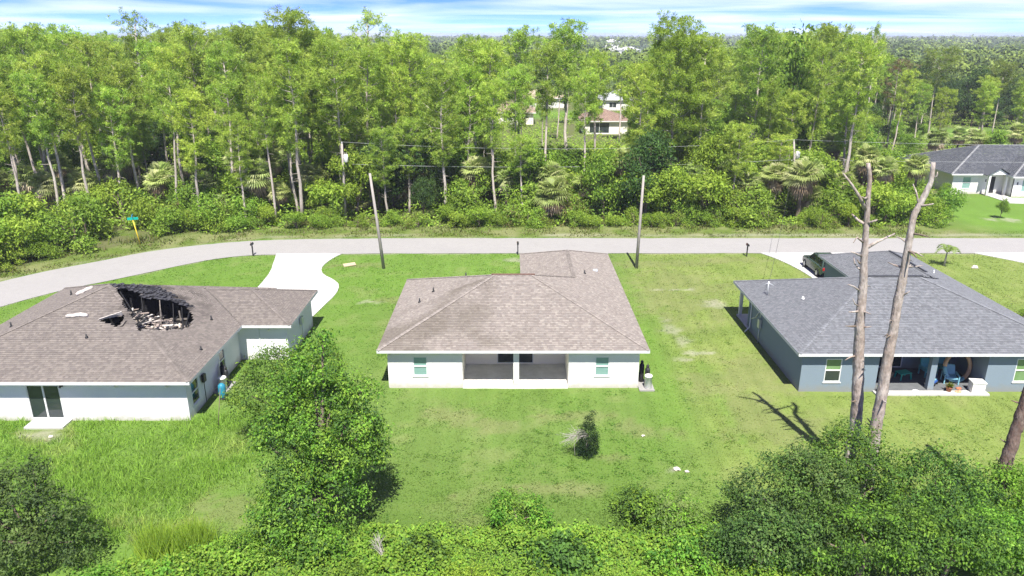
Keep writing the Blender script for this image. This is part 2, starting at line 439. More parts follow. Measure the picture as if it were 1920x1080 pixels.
xs = np.concatenate([[-9000, -3000, -1000, -400, -200, -130, -100], np.arange(-80, 80.01, .42), [90, 100, 115, 130, 160, 200, 400, 1000, 3000, 9000]])
ys = np.concatenate([[-600, -200, -50, 0, 8, 14, 18], np.arange(20, 90.01, .36), [92, 95, 99, 104, 110, 118, 126, 135, 145, 152, 160, 168, 176, 186, 196, 206, 216, 230, 250, 280, 320, 400, 600, 1000, 2000, 4000, 9500]])
gx, gy = np.meshgrid(xs, ys)
GV = np.stack([gx.ravel(), gy.ravel(), np.zeros(gx.size)], 1)
inner = (np.abs(GV[:, 0]) < 80) & (GV[:, 1] > 18) & (GV[:, 1] < 110)
GV[inner, 2] = (fbm(GV[inner, 0], GV[inner, 1], 2.2, 60) - .5) * .05 - .02
nx, ny = len(xs), len(ys)
ii, jj = np.meshgrid(np.arange(nx - 1), np.arange(ny - 1))
a = (jj * nx + ii).ravel()
GF = np.stack([a, a + 1, a + nx + 1, a + nx], 1)
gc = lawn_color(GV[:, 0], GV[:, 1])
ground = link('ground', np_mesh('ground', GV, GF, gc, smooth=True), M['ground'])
tag(ground, 'green lawns with dry and sandy patches around the houses', kind='structure')

def ribbon(name, A_, B_, z, m):
    V = [(x, y, z) for x, y in A_] + [(x, y, z) for x, y in B_]
    n = len(A_)
    F = [(i, n + i, n + i + 1, i + 1) for i in range(n - 1)]
    me = bpy.data.meshes.new(name); me.from_pydata(V, [], [f[::-1] for f in F]); me.update()
    return link(name, me, m)
def smooth_line(P, it=2):
    for _ in range(it):
        Q = [P[0]]
        for p, q in zip(P[:-1], P[1:]):
            Q += [(.75*p[0]+.25*q[0], .75*p[1]+.25*q[1]), (.25*p[0]+.75*q[0], .25*p[1]+.75*q[1])]
        P = Q + [P[-1]]
    return P
def ragged(P, amp=.14, seed=3):
    Q = []
    for p, q in zip(P[:-1], P[1:]):
        n = max(1, int(min(600, math.hypot(q[0]-p[0], q[1]-p[1]) / .5)))
        for k in range(n):
            x = p[0] + (q[0]-p[0])*k/n; y = p[1] + (q[1]-p[1])*k/n
            o = amp * (float(fbm(x, y, 1.6, seed, 3)) - .5) * 2
            Q.append((x + o * .5, y + o))
    return Q + [P[-1]]
_o = ragged(smooth_line(ROAD_OUT)); _i = ragged(smooth_line(ROAD_IN), seed=8)
_n = min(len(_o), len(_i))
def resample(P, n):
    P = np.array(P); d = np.r_[0, np.cumsum(np.hypot(*np.diff(P, axis=0).T))]
    t = np.linspace(0, d[-1], n)
    return list(zip(np.interp(t, d, P[:, 0]), np.interp(t, d, P[:, 1])))
road = ribbon('road', resample(_o, 900), resample(_i, 900), .012, M['road'])
tag(road, 'pale grey residential street bending down at the left', kind='structure')
def slab(name, poly, z0, z1, m, label, rag=True):
    p = smooth_line(poly + [poly[0]], 1)[:-1]
    if rag: p = ragged(p + [p[0]], .05)[:-1]
    o = MB().prism(p[::-1], z0, z1).build(name, m)
    return tag(o, label, kind='structure')
slab('driveway', DRIVE_L, -.1, .035, M['concrete'], 'white curving concrete driveway of the burnt house')
slab('driveway', DRIVE_R, -.1, .035, M['concrete'], 'white concrete driveway in front of the slate blue house')
slab('driveway', DRIVE_E, -.1, .035, M['concrete'], 'white concrete driveway mouth at the far right of the street')

# ------------------------------------------------------------------ roofs
PITCHR = .373
def hip_d(x, y, r): return np.minimum(np.minimum(x - r[0], r[1] - x), np.minimum(y - r[2], r[3] - y))
def roof_z(x, y, rects, ze):
    return ze + PITCHR * max(float(hip_d(x, y, r)) for r in rects)
def shingles(rects, ze, palette, seed, hole=None, expo=.15, tint=None):
    rg = np.random.default_rng(seed)
    V = []; F = []; C = []
    dv = expo * math.cos(math.atan(PITCHR))
    pal = np.array(palette)
    for ri, r in enumerate(rects):
        x0, x1, y0, y1 = r
        half = min(x1 - x0, y1 - y0) / 2
        for side in 'SNWE':
            L = (x0, x1) if side in 'SN' else (y0, y1)
            def plan(u, v):
                if side == 'S': return u, y0 + v
                if side == 'N': return u, y1 - v
                if side == 'W': return x0 + v, u
                return x1 - v, u
            def intervals(v):
                if v >= half: v = half - 1e-4
                u = np.arange(L[0] + v, L[1] - v + .02, .02)
                if len(u) < 2: return []
                u[-1] = L[1] - v
                px, py = plan(u, np.full_like(u, v))
                ok = np.ones(len(u), bool)
                for rj, q in enumerate(rects):
                    if rj == ri: continue
                    d = hip_d(px, py, q)
                    ok &= (d <= v + (1e-6 if rj > ri else -1e-6)) | (d < 0)
                out = []; i = 0
                while i < len(u):
                    if ok[i]:
                        j = i
                        while j + 1 < len(u) and ok[j + 1]: j += 1
                        if j > i: out.append((u[i], u[j]))
                        i = j + 1
                    else: i += 1
                return out
            v = -.03; k = 0
            while v < half:
                va, vb = max(v, 0), min(v + dv, half)
                lo, hi = intervals(va), intervals(min(vb, half - .003))
                for n, (a, b) in enumerate(lo):
                    if len(hi) == len(lo): c, d = hi[n]
                    else:
                        c, d = a, b
                    start, end = min(a, c), max(b, d)
                    u = start - rg.uniform(0, .3)
                    while u < end:
                        w = rg.uniform(.11, .22)
                        ua, ub = max(u, start), min(u + w, end)
                        q = [(min(max(ua, a), b), va), (min(max(ub, a), b), va), (min(max(ub, c), d), vb), (min(max(ua, c), d), vb)]
                        u += w
                        if q[1][0] - q[0][0] < 1e-3 and q[2][0] - q[3][0] < 1e-3: continue
                        cx, cy = plan((ua + ub) / 2, (va + vb) / 2)
                        if hole is not None and hole(cx, cy): continue
                        t = .014 + rg.uniform(0, .008)
                        base = len(V)
                        for m_, (uu, vv) in enumerate(q):
                            ve = vv + (.02 if m_ > 1 else (-.03 if k == 0 else 0))
                            px, py = plan(uu, vv if vv == ve else ve)
                            V.append((px, py, ze + PITCHR * ve + (t if m_ < 2 else -.004)))
                        F.append((base, base+1, base+2, base+3) if side in 'SE' else (base, base+3, base+2, base+1))
                        cc = pal[rg.integers(len(pal))] * rg.uniform(.93, 1.07)
                        if tint is not None: cc = tint(cx, cy, cc)
                        C.append(cc)
                v += dv; k += 1
    return np.array(V), np.array(F), np.array(C)

def caps(lines, color, seed, skip=None):
    """ridge and hip cap pieces laid along the lines"""
    rg = np.random.default_rng(seed); V = []; F = []; C = []
    for a, b in lines:
        a = np.array(a, float); b = np.array(b, float); L = np.linalg.norm(b - a); d = (b - a) / L
        s = np.cross(d, (0, 0, 1)); s /= np.linalg.norm(s)
        n = int(L / .22)
        for i in range(n):
            p = a + d * (L * i / n); q = a + d * (L * (i + 1.15) / n)
            if skip is not None and skip((p[0]+q[0])/2, (p[1]+q[1])/2): continue
            drop = .045 if abs(d[2]) < .05 else .03
            o = len(V)
            for e, h in ((p, .045), (q, .03)):
                V += [e - s*.13 + np.array((0, 0, h - drop)), e + np.array((0, 0, h)), e + s*.13 + np.array((0, 0, h - drop))]
            F += [(o, o+1, o+4, o+3), (o+1, o+2, o+5, o+4)]
            c = np.array(color) * rg.uniform(.8, 1.15); C += [c, c]
    return np.array(V), np.array(F), np.array(C)

def fascia(outline, z0, z1, m, parent, t=.03):
    n = len(outline)
    for i in range(n):
        (xa, ya), (xb, yb) = outline[i], outline[(i + 1) % n]
        mb = MB()
        if abs(xa - xb) > abs(ya - yb):
            s = 1 if xb > xa else -1                     # outline is counter-clockwise: outside on the right
            x0, x1 = sorted((xa, xb)); y0, y1 = sorted((ya, ya - s*t))
            mb.box(x0 - .0, x1 + .0, y0, y1, z0, z1)
        else:
            s = 1 if yb > ya else -1
            x0, x1 = sorted((xa, xa + s*t)); y0, y1 = sorted((ya, yb))
            mb.box(x0, x1, y0 - t + .002, y1 + t - .002, z0 + .002, z1 + .002)
        mb.build('fascia', m, parent)

def flat(name, poly, z, m, parent):
    me = bpy.data.meshes.new(name)
    me.from_pydata([(x, y, z) for x, y in poly], [], [tuple(range(len(poly)))[::-1]]); me.update()
    return link(name, me, m, parent)

def wall(parent, m, axis, c, u0, u1, z0, z1, holes=(), t=.2, out=-1, name='wall'):
    """wall slab; axis 'x' runs along X at Y=c, axis 'y' along Y at X=c; out is the side that faces outdoors"""
    us = sorted({u0, u1, *[h[0] for h in holes], *[h[1] for h in holes]})
    zs = sorted({z0, z1, *[h[2] for h in holes], *[h[3] for h in holes]})
    mb = MB(); V = {}; c2 = c - out * t
    def isopen(um, zm): return any(h[0] < um < h[1] and h[2] < zm < h[3] for h in holes)
    nu, nz = len(us) - 1, len(zs) - 1
    solid = [[not isopen((us[i]+us[i+1])/2, (zs[j]+zs[j+1])/2) for j in range(nz)] for i in range(nu)]
    verts = []; idx = {}
    def P(i, j, k):
        if (i, j, k) not in idx:
            idx[(i, j, k)] = len(verts)
            cc = c if k == 0 else c2
            verts.append((us[i], cc, zs[j]) if axis == 'x' else (cc, us[i], zs[j]))
        return idx[(i, j, k)]
    F = []
    for i in range(nu):
        for j in range(nz):
            if not solid[i][j]: continue
            F.append((P(i,j,0), P(i+1,j,0), P(i+1,j+1,0), P(i,j+1,0)))
            F.append((P(i,j,1), P(i,j+1,1), P(i+1,j+1,1), P(i+1,j,1)))
            for di, dj, e in ((-1,0,((i,j),(i,j+1))), (1,0,((i+1,j),(i+1,j+1))), (0,-1,((i,j),(i+1,j))), (0,1,((i,j+1),(i+1,j+1)))):
                a_, b_ = i + di, j + dj
                if 0 <= a_ < nu and 0 <= b_ < nz and solid[a_][b_]: continue
                (p, q), (r_, s_) = e
                F.append((P(p,q,0), P(r_,s_,0), P(r_,s_,1), P(p,q,1)))
    mb.add(verts, F)
    o = mb.build(name, m, parent)
    bm_fix(o)
    return o
import bmesh
def bm_fix(o):
    bm = bmesh.new(); bm.from_mesh(o.data); bmesh.ops.recalc_face_normals(bm, faces=bm.faces); bm.to_mesh(o.data); bm.free()

def window(parent, axis, c, u0, u1, z0, z1, out, glass, frame, sill=True, sash='h', depth=.07, glass2=None, name='window', label=None):
    """frame set in an opening, a pane either side of the bar, sill proud of the wall"""
    def B(mb, ua, ub, za, zb, d0, d1):
        y0, y1 = sorted((c + out * d0, c + out * d1))
        if axis == 'x': mb.box(ua, ub, y0, y1, za, zb)
        else: mb.box(y0, y1, ua, ub, za, zb)
    f = MB(); w = .055
    B(f, u0, u0 + w, z0, z1, -depth, -.012); B(f, u1 - w, u1, z0, z1, -depth, -.012)
    B(f, u0 + w, u1 - w, z0, z0 + w, -depth, -.012); B(f, u0 + w, u1 - w, z1 - w, z1, -depth, -.012)
    if sash == 'h':
        zm = (z0 + z1) / 2; B(f, u0 + w, u1 - w, zm - .035, zm + .035, -depth + .005, -.008)
        panes = [(u0 + w, u1 - w, z0 + w, zm - .035), (u0 + w, u1 - w, zm + .035, z1 - w)]
    elif sash == 'v':
        um = (u0 + u1) / 2; B(f, um - .045, um + .045, z0 + w, z1 - w, -depth + .005, -.008)
        panes = [(u0 + w, um - .045, z0 + w, z1 - w), (um + .045, u1 - w, z0 + w, z1 - w)]
    else: panes = [(u0 + w, u1 - w, z0 + w, z1 - w)]
    root = f.build(name, frame, parent)
    if label: root['label'] = label
    for i, p in enumerate(panes):
        g = MB(); B(g, *p, -depth + .012, -depth + .022)
        g.build('pane', (glass2 if (glass2 is not None and i == 0) else glass), root)
    if sill:
        s = MB(); B(s, u0 - .06, u1 + .06, z0 - .07, z0 - .003, -.05, .045); s.build('sill', frame, root)
    return root

def pipe(parent, x, y, z, h=.32, r=.05, m=None, name='vent_pipe'):
    b = MB().tube([(x, y, z - .1), (x, y, z + h)], r, 8)
    b.lathe([(r * 2.2, -.0), (r * 1.1, .09)], (x, y, z + .01), 8)
    return b.build(name, m or M['black'], parent)

CH_PAL = [(0.221, 0.195, 0.174), (0.205, 0.181, 0.162), (0.24, 0.211, 0.188), (0.195, 0.17, 0.153), (0.263, 0.236, 0.207), (0.217, 0.195, 0.176)]
LH_PAL = [(0.162, 0.142, 0.127), (0.149, 0.132, 0.12), (0.173, 0.154, 0.137), (0.141, 0.124, 0.113), (0.187, 0.165, 0.147)]
RH_PAL = [(0.144, 0.152, 0.163), (0.135, 0.141, 0.151), (0.157, 0.165, 0.177), (0.126, 0.131, 0.141), (0.167, 0.172, 0.184)]
ZE = 2.6; Z_S = 2.44

# ------------------------------------------------------------------ middle house (white, brown roof)
CHR = [(-7.85, 8.0, 39.95, 53.3), (.67, 8.0, 46.2, 60.2)]
house = empty('house', (0, 46.6, 0), 0, 'white house with tan brown hip roof and open back porch, in the middle', 'house')
def H(o): pass
class Local:
    """children are built in world coordinates; shift them so the parent can sit at the base of its thing"""
    def __init__(s, root): s.root = root; s.n = len(bpy.data.objects); s.known = set(o.name for o in bpy.data.objects)
    def close(s):
        loc = s.root.location.copy(); seen = set()
        for o in list(bpy.data.objects):
            if o.name in s.known or o.parent != s.root: continue
            o.location = o.location - loc
loc = Local(house)
def ch_tint(x, y, c):
    n = float(fbm(x, y, 3.0, 77, 3)); w = max(0, min(1, (n - .47) * 4)) * max(0, min(1, (3.5 - x) / 4)) * (1 if y < 46.6 else .2)
    return c * (1 - w*.55) + np.array((.24, .205, .155)) * w*.22
rt = link('roof', np_mesh('roof', *shingles(CHR, ZE, CH_PAL, 11, tint=ch_tint)), M['shingle'], house); rt['kind'] = 'stuff'
h1 = ZE + PITCHR*6.675; h2 = ZE + PITCHR*3.665
v_, f_, c_ = caps([((-7.85,39.95,ZE),(-1.175,46.625,h1)), ((8,39.95,ZE),(1.325,46.625,h1)), ((-7.85,53.3,ZE),(-1.175,46.625,h1)), ((-1.175,46.625,h1),(1.325,46.625,h1)),
                   ((1.325,46.625,h1),(4.335,49.635,h2)), ((4.335,49.635,h2),(4.335,56.535,h2)), ((8,60.2,ZE),(4.335,56.535,h2)), ((.67,60.2,ZE),(4.335,56.535,h2))], np.mean(CH_PAL, 0), 4)
o = link('ridge_cap', np_mesh('ridge_cap', v_, f_, c_), M['shingle'], rt); o['kind'] = 'stuff'
MB().box(-1.35, 1.5, 46.56, 46.69, h1 + .02, h1 + .075).build('ridge_vent', mat('brown_ridge_vent', (.13, .07, .055), .8), rt)
CH_OUT = [(-7.85,39.95),(8.0,39.95),(8.0,60.2),(.67,60.2),(.67,53.3),(-7.85,53.3)]
fascia(CH_OUT, ZE - .17, ZE + .0, M['grey_trim'], house)
flat('soffit', CH_OUT, Z_S, M['soffit'], house)
WZ = Z_S + .01
WINL = (-5.86, -5.02, .78, 2.02); WINR = (4.92, 5.76, .78, 2.02)
wall(house, M['white_wall'], 'x', 40.38, -7.35, -2.94, -.1, WZ, [WINL])
wall(house, M['white_wall'], 'x', 40.38, 3.35, 7.52, -.1, WZ, [WINR])
wall(house, M['white_wall'], 'y', -7.35, 40.582, 52.8, -.1, WZ, out=-1)
wall(house, M['white_wall'], 'y', 7.52, 40.582, 59.7, -.1, WZ, out=1)
wall(house, M['cream_wall'], 'y', -2.94, 40.583, 43.6, -.1, WZ, out=1)
wall(house, M['cream_wall'], 'y', 3.35, 40.583, 43.6, -.1, WZ, out=-1)
SLD = (-.95, 1.36, .13, 2.2)
wall(house, M['cream_wall'], 'x', 43.6, -3.14, 3.55, -.1, WZ, [SLD])
wall(house, M['white_wall'], 'x', 52.8, -7.35, 1.2, -.1, WZ, out=1)
wall(house, M['white_wall'], 'y', 1.2, 52.802, 59.7, -.1, WZ, out=-1)
wall(house, M['white_wall'], 'x', 59.9, 1.2, 7.52, -.1, WZ, out=1)
for w in (WINL, WINR):
    window(house, 'x', 40.38, *w, -1, M['teal_glass'], M['trim'], sill=True)
window(house, 'x', 43.6, *SLD, -1, M['glass'], M['trim'], sill=False, sash='v', name='sliding_door')
MB().box(.08, .42, 40.38, 40.72, .1, WZ).build('porch_column', M['white_wall'], house)
MB().box(-2.93, 3.34, 40.30, 43.59, -.1, .10).build('porch_floor', M['old_concrete'], house)
MB().box(-2.937, 3.347, 40.384, 40.58, 2.27, WZ - .004).build('porch_beam', M['white_wall'], house)
for x, y, h in ((-6.1, 46.4, .3), (-5.3, 47.7, .3), (5.25, 51.5, .25), (-3.2, 49.4, .3)):
    pipe(house, x, y, roof_z(x, y, CHR, ZE), h)
MB().box(6.05, 6.4, 53.1, 53.45, roof_z(6.2, 53.2, CHR, ZE) - .05, roof_z(6.2, 53.2, CHR, ZE) + .12).build('roof_vent', M['galv'], house, .03)
loc.close()

# water treatment set beside the right wall
def softener(x, y, rz, label, pad_label):
    pad = MB().box(-.4, .5, -.85, .6, -.05, .07).build('equipment_pad', M['road'])
    pad.location = (x, y, 0); pad.rotation_euler = (0, 0, rz)
    tag(pad, pad_label, 'concrete pad')
    r = empty('water_softener', (x, y, .07), rz, label, 'water softener')
    for dx, dy, hgt in ((-.12, .35, 1.2), (.18, .05, 1.05)):
        t_ = MB().lathe([(.13, 0), (.15, .04), (.15, hgt - .12), (.11, hgt - .03), (.05, hgt)], (dx, dy, 0), 14).build('filter_tank', M['black'], r)
        MB().lathe([(.07, 0), (.09, .03), (.09, .16), (.05, .2)], (dx, dy, hgt - .01), 10).build('control_head', M['black'], t_)
    b = MB().lathe([(.2, 0), (.22, .03), (.22, .72), (.235, .73), (.235, .8), (.2, .83)], (.15, -.5, 0), 16).build('brine_tank', M['white_plastic'], r)
    MB().tube([(.15, -.35, .7), (.15, -.1, .95), (.18, .05, 1.38)], .014, 6).build('hose', M['black'], r)
    return r
softener(7.95, 40.75, 0, 'black filter tanks and white brine tank beside the right wall of the white house', 'small concrete pad beside the right wall of the white house')
em = empty('electric_meter', (7.76, 50.2, 1.2), 0, 'grey electric meter box on the right side wall of the white house', 'electric meter')
MB().box(-.03, .14, -.22, .22, .0, .6).build('meter_box', M['galv'], em)
MB().tube([(.06, 0, .6), (.06, 0, 1.22)], .035, 8).build('conduit', M['black'], em)
MB().tube([(.14, 0, .35), (.22, 0, .35)], .09, 12).build('meter_dial', M['black'], em)

# ------------------------------------------------------------------ burnt house (left)
LHR = [(-32.4, -17.1, 35.8, 51.3), (-24.8, -14.0, 43.94, 50.75)]
HOLE = [(-24.35, 43.4), (-23.75, 42.5), (-23.1, 41.75), (-22.2, 40.75), (-21.7, 40.2), (-21.4, 39.5), (-20.8, 39.8), (-20.3, 40.1), (-19.8, 40.75), (-19.45, 41.0), (-19.33, 41.7), (-19.47, 42.7), (-19.9, 43.4), (-20.32, 43.9), (-21.0, 44.1), (-21.9, 43.85), (-22.3, 43.7), (-22.5, 43.2), (-23.0, 43.7), (-23.6, 43.8)]
CHAR = [(-24.8, 43.5), (-24.35, 43.3), (-23.6, 43.7), (-23.0, 43.6), (-22.5, 43.1), (-22.2, 43.6), (-21.0, 44.0), (-20.3, 43.8), (-20.1, 44.2), (-20.9, 44.6), (-21.5, 44.9), (-22.1, 45.1), (-22.6, 45.5), (-23.3, 45.0), (-24.0, 44.4), (-24.6, 43.9)]
HOLE2 = [(-24.0, 40.42), (-22.72, 40.8), (-22.5, 40.25), (-22.62, 39.82)]
def lh_hole(x, y):
    return bool(in_poly(np.array([x]), np.array([y]), HOLE)[0] or in_poly(np.array([x]), np.array([y]), HOLE2)[0])
burnt = empty('house', (-23, 43.5, 0), 0, 'white house with a burnt hole in its brown roof, at the left', 'house')
loc = Local(burnt)
def lh_tint(x, y, c):
    n = float(fbm(x, y, .6, 91, 3)); X_, Y_ = np.array([x]), np.array([y])
    if in_poly(X_ + .5 * (n - .5), Y_ + .5 * (n - .5), CHAR)[0]: return np.array((.022, .022, .026)) * (.6 + n)
    d = math.hypot(x + 21.7, (y - 43.4) * .8); w = max(0, 1 - max(0, d - 2.0) / 1.1)
    return c * (1 - .55 * w * max(0, min(1, (n - .35) * 3)))
rt = link('roof', np_mesh('roof', *shingles(LHR, ZE, LH_PAL, 21, hole=lh_hole, tint=lh_tint)), M['shingle'], burnt); rt['kind'] = 'stuff'
h1 = ZE + PITCHR*7.65; h2 = ZE + PITCHR*3.405
v_, f_, c_ = caps([((-17.1,35.8,ZE),(-24.75,43.45,h1)), ((-32.4,35.8,ZE),(-24.75,43.45,h1)), ((-32.4,51.3,ZE),(-24.75,43.65,h1)), ((-14,43.94,ZE),(-17.405,47.345,h2)), ((-14,50.75,ZE),(-17.405,47.345,h2)), ((-17.405,47.345,h2),(-20.5,47.345,h2))], np.mean(LH_PAL, 0), 5, skip=lh_hole)
o = link('ridge_cap', np_mesh('ridge_cap', v_, f_, c_), M['shingle'], rt); o['kind'] = 'stuff'
LH_OUT = [(-32.4,35.8),(-17.1,35.8),(-17.1,43.94),(-14.0,43.94),(-14.0,50.75),(-17.1,50.75),(-17.1,51.3),(-32.4,51.3)]
fascia(LH_OUT, ZE - .17, ZE, M['trim'], burnt)
flat('soffit', LH_OUT, Z_S, M['soffit'], burnt)
DOOR = (-26.25, -24.45, .1, 2.12)
wall(burnt, M['cool_wall'], 'x', 36.4, -31.9, -17.6, -.1, WZ, [DOOR])
WA = (37.0, 37.95, .55, 2.0); WB = (41.15, 42.0, .55, 2.0)
wall(burnt, M['cool_wall'], 'y', -17.6, 36.602, 44.5, -.1, WZ, [WA, WB], out=1)
wall(burnt, M['cool_wall'], 'x', 44.5, -17.8, -14.45, -.1, WZ)
wall(burnt, M['cool_wall'], 'y', -14.45, 44.702, 50.3, -.1, WZ, out=1)
wall(burnt, M['cool_wall'], 'x', 50.5, -31.9, -14.45, -.1, WZ, out=1)
wall(burnt, M['cool_wall'], 'y', -31.9, 36.602, 50.3, -.1, WZ, out=-1)
window(burnt, 'x', 36.4, *DOOR, -1, M['glass'], M['trim'], sill=False, sash='v', name='sliding_door')
for w in (WA, WB): window(burnt, 'y', -17.6, *w, 1, M['glass'], M['trim'])
# pale service door panel and lamps
MB().box(-16.25, -16.2, 44.44, 44.498, .1, 2.44).build('corner_strip', M['grey_trim'], burnt)
for (x, y, ax) in ((-24.28, 36.4, 's'), (-18.6, 36.4, 's'), (-21.35, 36.4, 's'), (-15.6, 44.5, 's')):
    l = MB().box(x - .09, x + .09, y - .05, y - .002, 2.05, 2.2).build('wall_lamp', M['white_plastic'] if x != -24.28 else M['black'], burnt)
    MB().tube([(x, y - .05, 2.13), (x, y - .17, 2.06)], [.03, .07], 8).build('lamp_head', M['white_plastic'] if x != -24.28 else M['black'], l)
MB().box(-26.15, -24.05, 35.45, 36.395, -.1, .09).build('door_step', M['concrete'], burnt)
for x, y, h in ((-24.0, 39.0, .22), (-18.7, 43.36, .28), (-17.85, 39.45, .22), (-29.55, 41.0, .3), (-28.5, 45.6, .3)):
    pipe(burnt, x, y, roof_z(x, y, LHR, ZE), h, .045)
# charred remains inside the hole
def rz_(x, y): return roof_z(x, y, LHR, ZE)
rg = np.random.default_rng(15); lm = MB()           # curled, blistered scraps on the charred slope under the ridge
for k in range(420):
    x, y = rg.uniform(-24.8, -20.2), rg.uniform(43.0, 46.2)
    if not in_poly(np.array([x]), np.array([y]), CHAR)[0]: continue
    q = rg.uniform(.08, .2); a_ = rg.uniform(0, 3.14); z = rz_(x, y)
    P = [np.array((x + q*math.cos(a_ + t_), y + q*math.sin(a_ + t_), z + rg.uniform(-.01, .07))) for t_ in (0, 1.57, 3.14, 4.71)]
    lm.add(P + [p + np.array((0, 0, .02)) for p in P], [(0, 3, 2, 1), (4, 5, 6, 7), (0, 1, 5, 4), (1, 2, 6, 5), (2, 3, 7, 6), (3, 0, 4, 7)])
o = lm.build('charred_sheathing', mat('blistered_char', (.03, .03, .034), .6, noise=(7, .6, (.085, .085, .095))), burnt); o['kind'] = 'stuff'
floor = [(x + (-21.8 - x) * -.75, y + (42.2 - y) * -.75) for x, y in HOLE]
flat('attic_floor', floor[::-1], Z_S + .03, M['char'], burnt)
n_ = len(floor)                                    # black sheets standing for the attic's darkness, set back out of the sun
aw = MB()
for i in range(n_):
    (xa, ya), (xb, yb) = floor[i], floor[(i + 1) % n_]
    aw.add([(xa, ya, Z_S + .03), (xb, yb, Z_S + .03), (xb, yb, max(Z_S + .05, rz_(xb, yb) - .08)), (xa, ya, max(Z_S + .05, rz_(xa, ya) - .08))], [(0, 1, 2, 3)])
aw.build('attic_dark_side', M['char'], burnt)
def raft(a, b, w=.06, h=.13, m='char', name='rafter'): return MB().bar(a, b, w, h).build(name, M[m], burnt)
def rr(x, y, dz=-.1): return (x, y, rz_(x, y) + dz)
raft(rr(-24.4, 43.45, -.06), rr(-21.5, 39.85, -.06), .07, .1); raft(rr(-24.1, 43.4, -.2), rr(-21.5, 40.3, -.22), .05, .12)
raft(rr(-20.2, 43.9, -.12), rr(-19.42, 41.2, -.1)); raft((-19.6, 42.6, 3.2), (-21.2, 40.7, 2.75), m='ash')
for x, y, ztop in ((-23.3, 43.0, 4.75), (-21.3, 42.4, 4.25), (-20.5, 43.1, 3.9), (-22.4, 42.9, 4.3)):
    raft((x + .1, y - .1, 2.47), (x, y, min(ztop, rz_(x, y) + .05)), .075, .075, 'ash' if x > -22.3 else 'char', 'truss_post')
for a, b in (((-23.3, 43.0, 3.4), (-21.6, 42.2, 2.7)), ((-22.6, 42.2, 2.6), (-21.7, 43.4, 3.9)), ((-21.2, 42.2, 3.1), (-20.5, 42.9, 3.6)), ((-22.9, 41.6, 2.7), (-19.8, 41.9, 2.8)), ((-21.9, 40.3, 3.2), (-21.2, 39.7, 3.75)), ((-21.6, 39.7, 3.7), (-20.9, 40.1, 3.6))):
    raft(a, b, .05, .09, random.choice(['char', 'ash']), 'truss_web')
for a, b, m_ in (((-24.0, 42.9, 5.0), (-22.6, 41.4, 3.2), 'char'), ((-22.9, 43.5, 4.7), (-22.0, 41.6, 2.9), 'char'), ((-21.9, 43.7, 4.35), (-20.9, 41.3, 3.0), 'ash'), ((-21.2, 43.9, 4.05), (-20.2, 41.4, 3.1), 'char'), ((-20.6, 43.7, 3.85), (-19.7, 41.5, 3.25), 'char'), ((-23.2, 42.0, 3.6), (-20.0, 43.0, 3.4), 'ash')):
    raft(a, b, .05, .11, m_, 'rafter')
rg = np.random.default_rng(5); mv = MB(); cc = []
for k in range(420):
    x, y = rg.uniform(-23.0, -19.4), rg.uniform(39.6, 42.9)
    if not in_poly(np.array([x]), np.array([y]), HOLE)[0]: continue
    z = rz_(x, y) - rg.uniform(.12, .8) - .35 * max(0, y - 41.2)
    z = max(2.5, min(z, rz_(x, y) - .12))
    a_ = rg.uniform(0, math.pi); l_ = rg.uniform(.1, .42)
    mv.bar((x - l_*math.cos(a_), y - l_*math.sin(a_), z + rg.uniform(-.1, .12)), (x + l_*math.cos(a_), y + l_*math.sin(a_), z + rg.uniform(-.1, .12)), rg.uniform(.04, .16), rg.uniform(.02, .06))
    c = [(.42, .37, .32), (.28, .23, .2), (.03, .03, .03), (.6, .56, .5), (.14, .12, .11), (.02, .02, .022)][rg.integers(6)]
    cc += [c] * 6
me = mv.mesh('fire_debris'); at = me.attributes.new('Col', 'FLOAT_COLOR', 'FACE')
at.data.foreach_set('color', np.array([(*c, 1) for c in cc], np.float32).ravel())
o = link('fire_debris', me, M['rubble'], burnt); o['kind'] = 'stuff'
# lifted flap and curled-up strips of roof covering
def flap(name, P, m, th=.03):
    P = [np.array(p, float) for p in P]; n = np.cross(P[1]-P[0], P[-1]-P[0]); n = n / np.linalg.norm(n) * th
    k = len(P)
    return MB().add([*P, *[p + n for p in P]], [tuple(range(k)), tuple(range(k, 2*k))[::-1]] + [(i, (i+1) % k, k+(i+1) % k, k+i) for i in range(k)]).build(name, m, burnt)
flap('lifted_flap', [rr(-24.0, 40.42, .02), rr(-22.75, 40.82, .02), (-22.72, 40.72, rz_(-22.72, 40.8) + .3), (-23.2, 40.52, rz_(-23.2, 40.6) + .25), (-23.9, 40.36, rz_(-23.9, 40.4) + .12)], M['insul'])
flap('lifted_flap', [rr(-22.62, 39.84, .0), rr(-22.5, 40.25, .0), rr(-22.3, 40.3, .14), rr(-22.35, 39.85, .12)], M['ash'])
flat('attic_dark_sheet', [(-24.1, 40.3), (-22.3, 39.6), (-22.2, 40.9)], 3.5, M['char'], burnt)  # black sheet put under the small hole in place of the darkness inside
def curl(pts, r, name='curled_underlay'):
    P = [(x, y, rz_(x, y) + r * .75 + .02 * math.sin(i * 2)) for i, (x, y) in enumerate(resample(pts, 7))]
    return MB().tube(P, [r * .6, r, r * 1.15, r * .95, r * 1.1, r, r * .7], 9, jit=.12).build(name, M['insul'], burnt)
curl([(-25.95, 40.6), (-25.3, 40.72), (-24.72, 40.72)], .12)
curl([(-27.15, 43.9), (-26.8, 44.3), (-26.45, 44.65)], .13)
loc.close()
tag(empty('pressure_tank', (-16.75, 38.95, 0), 0), 'blue pressure tank standing by the side wall of the burnt house', 'tank')
tk = bpy.data.objects['pressure_tank']
MB().lathe([(.2, 0), (.22, .05), (.22, .1)], (0, 0, 0), 16).build('tank_base', M['black'], tk)
